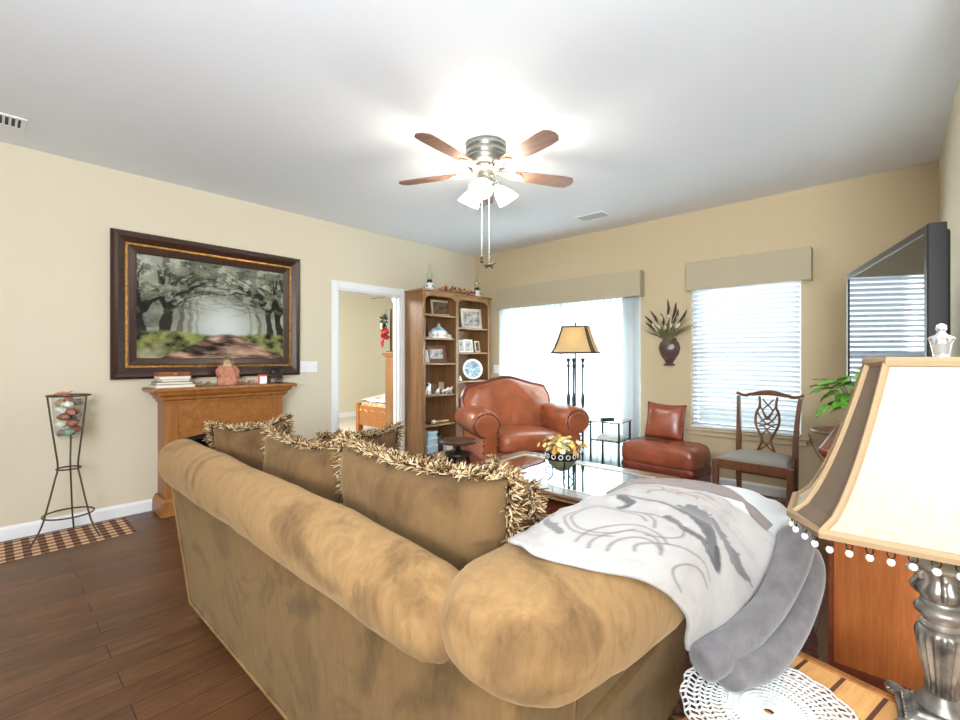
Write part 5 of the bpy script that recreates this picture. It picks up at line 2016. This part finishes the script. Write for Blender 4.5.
for k in range(80):
    an = random.uniform(-1.0, 1.0)
    ln = random.uniform(.12, .30)
    y = -random.uniform(0, .09)
    mb.tube([(random.uniform(-.03, .03), -.01, 0), (math.sin(an) * ln * .5, y * .6, math.cos(an) * ln * .55), (math.sin(an) * ln * 1.1, y, math.cos(an) * ln * .95)], [.003, .0035, .001], 5)
tag(mb.build('grass_stems', gm, df), kind='stuff')
for an, ln in ((-.62, .34), (-.42, .36), (-.18, .30), (.02, .43), (.2, .40), (.30, .34), (.5, .36), (-.75, .28)):
    mb = MB()
    b0 = Vector((math.sin(an) * ln * .55, -.03, math.cos(an) * ln * .55))
    b1 = Vector((math.sin(an) * ln, -.04, math.cos(an) * ln))
    mid_ = b0.lerp(b1, .5) + Vector((math.cos(an) * .012, -.004, 0))
    mb.tube([b0, b0.lerp(mid_, .5), mid_, b1.lerp(mid_, .4), b1], [.003, .011, .013, .008, .001], 7, flat=.35)
    mb.tube([(0, -.01, 0), b0], .002, 5)
    mb.build('dark_leaf', M('dark_leaf', (62, 44, 34), .6, var=.2), df)
for k in range(16):
    an = random.uniform(-.7, .7)
    ln = random.uniform(.10, .24)
    c0 = Vector((math.sin(an) * ln, -random.uniform(.03, .08), math.cos(an) * ln))
    MB().tube([c0, c0 + Vector((math.sin(an) * .02, -.003, .03)), c0 + Vector((math.sin(an) * .03, -.004, .05))], [.005, .011, .004], 7).build('pale_bud', M('pale_bud', (216, 206, 176), .8, var=.15), df)

# ------------------------------------------------------------------ media console, television, plant
CN0, CN1, CNY0, CNY1, CNH = -.195, .245, 2.215, 3.80, .905
cn = thing('media_console', 'red oak media console with dark moulded top against the right wall', 'cabinet', (0, 0, 0), 0)
MB().box(CN0 + .03, CN1, CNY0 + .02, CNY1 - .02, .03, CNH - .07).build('carcass', m_cherry, cn, smooth=0)
for y0 in (CNY0 + .012, CNY1 - .06):
    MB().box(CN0 + .012, CN0 + .030, y0, y0 + .048, .03, CNH - .07).build('corner_stile', m_cherry_d, cn, smooth=0, bevel=.003)
mb = MB()
for i, z, in ((0, 0),):
    prof = [(.03, CNH - .07), (.012, CNH - .062), (.012, CNH - .05), (-.004, CNH - .035), (-.008, CNH - .025)]
    mb.loft([[(CN0 + q, CNY0 + q, z_), (CN1, CNY0 + q, z_), (CN1, CNY1 - q, z_), (CN0 + q, CNY1 - q, z_)] for q, z_ in prof])
mb.build('crown_moulding', m_cherry_d, cn, smooth=0)
MB().box(CN0 - .018, CN1, CNY0 - .018, CNY1 + .018, CNH - .025, CNH).build('top', m_cherry_d, cn, smooth=0, bevel=.008)
MB().box(CN0 + .02, CN1, CNY0 + .015, CNY1 - .015, .0, .07).build('plinth', m_cherry_d, cn, smooth=0)
for k in range(3):
    y0 = CNY0 + .07 + k * .49
    d = MB().box(CN0 + .014, CN0 + .03, y0, y0 + .46, .10, CNH - .10).build('door', m_cherry, cn, smooth=0, bevel=.004)
    MB().ell((CN0 + .004, y0 + .42, .5), (.012, .012, .012), 10, 6).build('knob', m_gold, d)

tv = thing('television', 'black flat screen television reflecting the window above the console', 'television', (-.046, 3.03, CNH), 0)
# local x along the screen, local -y is the viewing side
tv.rotation_euler = (0, 0, R(-90 + 14.8))
L2 = .605
z0, z1 = 1.105 - CNH, 1.775 - CNH
MB().box(-L2 + .02, L2 - .02, .02, .07, z0 + .02, z1 - .02).build('rear_shell', m_tvback, tv, smooth=0, bevel=.012)
mb = frame_mb(L2, z0, z1, [(0, .05), (0, -.002), (.004, -.006), (.032, -.006), (.036, 0)])
mb.build('bezel', m_bezel, tv, smooth=0)
MB().box(-L2 + .03, L2 - .03, -.001, .02, z0 + .03, z1 - .03).build('screen', m_screen, tv, smooth=0)
MB().box(-.06, .06, .025, .055, .012, z0 + .03).build('stand_neck', m_bezel, tv, smooth=0)
MB().box(-.24, .24, -.07, .12, .0, .012).build('stand_base', m_bezel, tv, smooth=0, bevel=.004)

pp_ = thing('potted_plant', 'bright green leafy pothos in a blush pot on the console end', 'plant', (-.105, 2.46, CNH), 0)
pp_.scale = (.85, .85, .92)
MB().lathe([(.0, .0), (.05, .0), (.056, .01), (.07, .08), (.074, .10), (.064, .10), (.06, .085), (.0, .08)], 24).build('pot', m_terra, pp_, smooth=50)
mb = MB()
LV = []
for k in range(64):
    an = random.random() * 2 * PI
    rr = random.uniform(.02, .135)
    tip = Vector((rr * math.cos(an), rr * math.sin(an), .15 + .18 * random.random() - .4 * max(0, rr - .08)))
    mb.tube([(0, 0, .085), tip * .5 + Vector((0, 0, .07)), tip], .0016, 5)
    LV.append((tip, an))
mb.build('stems', M('plant_stem', (104, 136, 60), .5), pp_)
for tip, an in LV:
    d = (Vector((math.cos(an), math.sin(an), random.uniform(-.6, .3)))).normalized()
    s_ = d.cross(Vector((0, 0, 1))).normalized()
    n_ = s_.cross(d).normalized()
    l = random.uniform(.06, .092)
    mb = MB()
    mb.grid(lambda u, v: tip + d * (l * u) + s_ * ((v - .5) * 2 * l * .42 * math.sin(min(1, u * 1.0 + .06) * PI) ** .7 * (1.15 - .5 * u)) + n_ * (-.25 * l * u * u - .12 * l * abs(v - .5) * -2 * .5), 6, 4)
    mb.build('leaf', m_leaf, pp_, smooth=180, solid=.0012)

# ------------------------------------------------------------------ end table, doily, table lamp
et = thing('end_table', 'pale oak end table with dark inlaid strips beside the sofa arm', 'end table', (.03, 1.165, 0), R(-14.7))
TH = .45
a, b = .335, .285
MB().box(-a + .03, a - .03, -b + .03, b - .03, TH - .03, TH - .003).build('block_top', m_tile, et, smooth=0)
mb = MB()
for k in range(8):
    x = -a + .06 + k * .082
    mb.box(x, x + .009, -b + .03, b - .03, TH - .0035, TH - .0022)
for y in (-.16, -.02, .12):
    mb.box(-a + .03, a - .03, y, y + .006, TH - .0035, TH - .0024)
mb.build('inlay_strips', m_inlay, et, smooth=0)
mb = MB()
mb.loft([[(-a + i, -b + i, z), (a - i, -b + i, z), (a - i, b - i, z), (-a + i, b - i, z)] for i, z in ((.03, TH - .035), (.0, TH - .035), (-.006, TH - .02), (.0, TH - .004), (.012, TH), (.026, TH), (.03, TH - .003))], cap=False)
mb.build('edge_moulding', m_oak_h, et, smooth=0)
MB().box(-a + .05, a - .05, -b + .05, b - .05, TH - .12, TH - .03).build('apron', m_oak_h, et, smooth=0, bevel=.004)
for sx in (-1, 1):
    for sy in (-1, 1):
        mb = MB()
        mb.loft([[(sx * (a - .06) + u * r, sy * (b - .06) + v * r, z) for u, v in ((-1, -1), (1, -1), (1, 1), (-1, 1))] for z, r in ((0, .018), (.3, .026), (TH - .04, .03))])
        mb.build('leg', m_oak, et, smooth=0, bevel=.004)

mb = MB()
nr, na = 15, 60
DC = (-.205, 1.195)
rows = []
for i in range(1, nr + 1):
    f = i / nr
    row = []
    for k in range(na):
        an = 2 * PI * (k + .5 * (i % 2)) / na
        r = .175 * f * (1 + (.045 * abs(math.cos(an * 9)) if i >= nr - 1 else 0))
        row.append(mb.bm.verts.new((r * math.cos(an), r * math.sin(an), .004 + .0015 * random.random())))
    rows.append(row)
for i, (r0, r1) in enumerate(zip(rows[:-1], rows[1:])):
    solid_band = i in (0, 1, 5, 10)
    for k in range(na):
        j = (k + 1) % na
        mb.bm.faces.new((r0[k], r0[j], r1[j], r1[k]))
mb.bm.faces.new(list(reversed(rows[0])))
o = mb.build('crochet_doily', m_lace, smooth=0, loc=(DC[0], DC[1], TH))
o.scale = (1, 1.12, 1)
md = o.modifiers.new('w', 'WIREFRAME')
md.thickness = .0056
md.use_replace = True
tag(o, 'white crocheted doily lying on the oak end table', 'doily')

LX, LY = .08, 1.395
tl = thing('table_lamp', 'large lit table lamp with cream silk bell shade and silver column in foreground', 'table lamp', (LX, LY, TH), R(4))
mb = MB()
mb.box(-.07, .07, -.07, .07, .0, .014)
mb.build('plinth', m_brush, tl, smooth=0, bevel=.006)
mb = MB()
mb.loft([[(u * r, v * r, z) for u, v in ((-1, -1), (1, -1), (1, 1), (-1, 1))] for z, r in ((.014, .058), (.019, .062), (.032, .056), (.038, .046), (.046, .04))])
mb.build('plinth_tier', m_brush, tl, smooth=0, bevel=.003)
for sx in (-1, 1):
    for sy in (-1, 1):
        mb = MB()
        mb.tube(spline([(sx * .055, sy * .055, .022), (sx * .07, sy * .07, .024), (sx * .08, sy * .08, .017), (sx * .077, sy * .077, .009), (sx * .071, sy * .071, .011)], 5), [.009] * 8 + [.0075] * 13, 8)
        mb.build('scroll_foot', m_brush, tl)
        mb = MB()
for s_ in range(4):
    mt = Matrix.Rotation(s_ * PI / 2, 4, 'Z')
    mb = MB()
    for k in range(9):
        x = -.048 + .012 * k
        c0 = mt @ Vector((x, -.059, .026))
        mb.ell(c0, (.004, .004, .007), 8, 5)
    mb.build('beaded_edge', m_brush, tl)
mb = MB()
mb.lathe([(.0, .044), (.04, .044), (.043, .052), (.034, .066), (.028, .082), (.0, .082)], 32)
mb.build('foot_ring', m_brush, tl)
mb = MB()
mb.lathe([(.0, .08), (.026, .08), (.027, .1), (.031, .13), (.037, .16), (.042, .19), (.0435, .205), (.041, .215), (.034, .222), (.0, .222)], 72, flute=(18, .14, .085, .212))
mb.build('fluted_column', m_brush, tl, smooth=60)
mb = MB()
mb.lathe([(.0, .222), (.034, .222), (.036, .228), (.028, .235), (.03, .243), (.042, .25), (.045, .258), (.041, .266), (.032, .27), (.034, .278), (.03, .284), (.0, .284)], 40, flute=(20, .06, .246, .264))
mb.build('collar_rings', m_brush, tl, smooth=60)
mb = MB()
mb.lathe([(.0, .284), (.034, .284), (.042, .296), (.043, .308), (.034, .322), (.03, .334), (.036, .346), (.046, .352), (.046, .358), (.0, .36)], 40, flute=(8, .12, .286, .345))
for k in range(8):
    an = 2 * PI * k / 8
    d = Vector((math.cos(an), math.sin(an), 0))
    mb.tube(spline([d * .036 + Vector((0, 0, .29)), d * .047 + Vector((0, 0, .305)), d * .038 + Vector((0, 0, .325)), d * .046 + Vector((0, 0, .345)), d * .053 + Vector((0, 0, .34)), d * .05 + Vector((0, 0, .333))], 4), .0045, 6)
mb.build('leafy_capital', m_brush, tl, smooth=60)
MB().tube([(0, 0, .358), (0, 0, .80)], .006, 10).build('harp_rod', m_gold, tl)
vb = [(-.205, -.20), (.205, -.20), (.262, -.09), (.262, .09), (.205, .20), (-.205, .20), (-.262, .09), (-.262, -.09)]
sh, at = bell_shade(tl, vb, .46, .437, .797, [m_shade, m_taupe, m_shade, m_taupe] * 2, m_tape, .62, tr=.0075)
n = len(vb)
for i in range(n):
    p0, p1 = at(i, 0), at(i + 1, 0)
    cnt = max(2, int((p1 - p0).length / .031))
    for k in range(cnt):
        q = p0.lerp(p1, (k + .5) / cnt)
        rad = Vector((q.x, q.y, 0)).normalized()
        tn = Vector((-rad.y, rad.x, 0))
        mb = MB()
        mb.tube([q + Vector((0, 0, -.014)) + tn * (.0065 * math.cos(t)) + Vector((0, 0, .009 * math.sin(t))) for t in [2 * PI * j / 12 for j in range(12)]], .0014, 5, loop=True)
        bd_ = mb.build('bead_drop', m_bezel, sh)
        mb = MB()
        mb.ell(q + Vector((0, 0, -.030)), (.0068, .0068, .0075), 10, 6)
        mb.build('pearl', m_bead, bd_)
mb = MB()
for s_ in (-1, 1):
    mb.tube([at(0, 1) * 0 + Vector((0, 0, .795)), Vector((s_ * .112, 0, .795))], .003, 6)
    mb.tube([Vector((0, 0, .795)), Vector((0, s_ * .085, .795))], .003, 6)
mb.build('spider', m_gold, sh)
MB().lathe([(.0, .795), (.014, .795), (.015, .803), (.013, .806), (.014, .815), (.017, .835), (.019, .843), (.023, .848), (.019, .852), (.010, .856), (.006, .862), (.009, .868), (.0085, .876), (.004, .880), (.0, .881)], 28, flute=(12, .06, .808, .838)).build('finial', m_acrylic, tl, smooth=50)
MB().lathe([(.0, .42), (.017, .42), (.017, .48), (.0, .485)], 16, mtx=Matrix.Translation((0, 0, 0))).build('socket', m_gold, tl)
MB().ell((0, 0, .63), (.034, .034, .05), 16, 10).build('bulb', emis('lamp_bulb', (255, 249, 238), 14), tl)

# ------------------------------------------------------------------ bedroom beyond the doorway
bd = thing('bed', 'oak bed with pale bedding seen through the doorway', 'bed', (-6.18, 4.30, 0), 0)
MB().box(-.50, .50, -.03, .03, .13, .46).build('footboard', m_oak_h, bd, smooth=0, bevel=.006)
for x in (-.54, .54):
    MB().box(x - .045, x + .045, -.045, .045, 0, .50).build('bed_post', m_oak, bd, smooth=0, bevel=.006)
for x in (-.52, .52):
    MB().box(x - .02, x + .02, .03, 2.0, .2, .38).build('side_rail', m_oak, bd, smooth=0)
MB().box(-.50, .50, .04, 2.0, .25, .52).build('mattress', m_throw, bd, smooth=0, bevel=.04)
mb = MB()
mb.grid(lambda u, v: (-.54 + 1.08 * u, .03 + 1.9 * v, .535 + .14 * math.sin(min(1, v * 3) * PI / 2) * math.sin(PI * min(1, max(0, u)) ) ** .4 + .03 * noise.noise(Vector((u * 5, v * 5, 0)))), 30, 30)
mb.build('quilt', m_throw, bd, smooth=180, solid=.02)
mb = MB()
mb.grid(lambda u, v: (-.54 + 1.08 * u, -.036 + .25 * v - .002, .468 + .12 * v + .012 * noise.noise(Vector((u * 22, v * 6, 4))) - (.09 * (1 - v) * (1 + .4 * noise.noise(Vector((u * 14, 1, 1)))) if v < .2 else 0)), 60, 12)
mb.build('folded_coverlet', M('patterned_coverlet', (150, 118, 92), .9, var=.6, vs_=22), bd, smooth=180, solid=.01)

cs = thing('tall_chest', 'tall narrow oak chest just inside the bedroom doorway', 'chest', (-5.17, 3.86, 0), 0)
MB().box(-.20, .22, -.0, .8, .1, 1.28).build('carcass', m_case, cs, smooth=0, bevel=.004)
mb = MB()
mb.loft([[(-.20 - q, -q, z), (.22 + q, -q, z), (.22 + q, .8 + q, z), (-.20 - q, .8 + q, z)] for q, z in ((.0, 1.28), (.015, 1.29), (.03, 1.32), (.04, 1.325), (.04, 1.345))])
mb.build('cornice', m_case_h, cs, smooth=0)
MB().loft([[(-.20 - q, -q, z), (.22 + q, -q, z), (.22 + q, .8 + q, z), (-.20 - q, .8 + q, z)] for q, z in ((.03, .02), (.03, .09), (.0, .11))]).build('plinth', m_case_h, cs, smooth=0)
for x in (-.18, .2):
    for y in (.02, .76):
        MB().lathe([(.0, 0), (.018, 0), (.03, .012), (.0, .025)], 12, (x, y, 0)).build('foot', m_case, cs)
for k in range(5):
    d = MB().box(-.215, -.20, .05, .75, .14 + .225 * k, .34 + .225 * k).build('drawer', m_case, cs, smooth=0, bevel=.003)
    MB().ell((-.225, .4, .24 + .225 * k), (.012, .014, .014), 10, 6).build('knob', m_gold, d)

sw = thing('hanging_swag', 'red and white ribboned swag with dark greenery hung in the bedroom', 'wall decoration', (-5.345, 3.86, 1.50), R(-40))
mb = MB()
for k in range(46):
    an = random.random() * 2 * PI
    e = random.uniform(-1.3, 1.3)
    d = Vector((math.cos(an) * math.cos(e), math.sin(an) * math.cos(e) * .5, math.sin(e)))
    c0 = Vector((0, -.03, .30)) + d * .03
    mb.tube([c0, c0 + d * .05, c0 + d * .11 + Vector((0, 0, -.01))], [.006, .014, .002], 6, flat=.4)
tag(mb.build('greenery', M('dark_green', (50, 66, 44), .7, var=.3), sw), kind='stuff')
mb = MB()
for q in range(14):
    an = 2 * PI * q / 14
    mb.ell((.05 * math.cos(an), -.02 + .03 * math.sin(an * 3), .11 + .055 * math.sin(an)), (.04, .026, .034), 9, 6, (0, 0, an), .5)
mb.build('red_bow', M('red_satin', (158, 28, 30), .5), sw)
mb = MB()
mb.tube([(-.03, -.04, .05), (-.02, -.06, -.03), (-.035, -.05, -.09)], [.03, .034, .012], 8, flat=.3)
mb.tube([(.03, -.04, .05), (.035, -.06, -.02), (.025, -.05, -.06)], [.03, .03, .012], 8, flat=.3)
mb.build('ribbon_tail', M('red_satin_dark', (150, 26, 30), .5), sw)
for k in range(5):
    an = R(200 + 35 * k)
    MB().ell((.06 * math.cos(an), -.06, .24 + .05 * math.sin(an)), (.03, .018, .03), 10, 7, jit=.4).build('white_bloom', M('white_bloom', (226, 222, 216), .7), sw)
MB().tube([(0, -.0, .30), (0, .0, .46)], .003, 6).build('hanger', m_black, sw)
pl = thing('hanging_post', 'slim dark rail the bedroom swag hangs from', 'rail', (-5.30, 3.91, 1.346), 0)
MB().box(-.01, .01, -.01, .01, 0, .62).build('upright', m_walnut, pl, smooth=0)
MB().box(-.05, .05, -.05, .05, 0, .012).build('foot_plate', m_walnut, pl, smooth=0)

bp = thing('bedroom_picture', 'dark framed picture on the far bedroom wall', 'picture', (-8.585, 3.86, 1.05), R(90))
frame_mb(.34, 0, .82, [(0, -.002), (0, -.03), (.04, -.03), (.05, -.02)]).build('frame', m_frame, bp, smooth=0)
MB().box(-.29, .29, -.018, -.004, .05, .77).build('print', m_photo_d, bp, smooth=0)

bf = thing('bedroom_fan', 'bedroom ceiling fan with dark blades seen at the top of the doorway', 'fan', (-6.17, 4.70, H), 0)
MB().lathe([(.0, -.001), (.08, -.001), (.09, -.03), (.02, -.05), (.02, -.36), (.1, -.38), (.11, -.43), (.06, -.46), (.0, -.46)], 24).build('motor', m_pewter, bf)
for k in range(5):
    an = R(188 + 72 * k)
    Mx = Matrix.Rotation(an, 4, 'Z') @ Matrix.Rotation(R(-10), 4, 'X')
    out = [(.1, -.03), (.2, -.055), (.6, -.065), (.63, -.04), (.63, .04), (.6, .065), (.2, .055), (.1, .03)]
    MB().loft([[Mx @ Vector((x, y, 0)) + Vector((0, 0, z)) for x, y in out] for z in (-.43, -.422)]).build('blade', m_walnut, bf, smooth=0)
MB().lathe([(.0, -.46), (.05, -.46), (.10, -.48), (.10, -.52), (.07, -.55), (.0, -.56)], 24).build('globe', emis('bedroom_globe', (255, 244, 226), 4), bf)
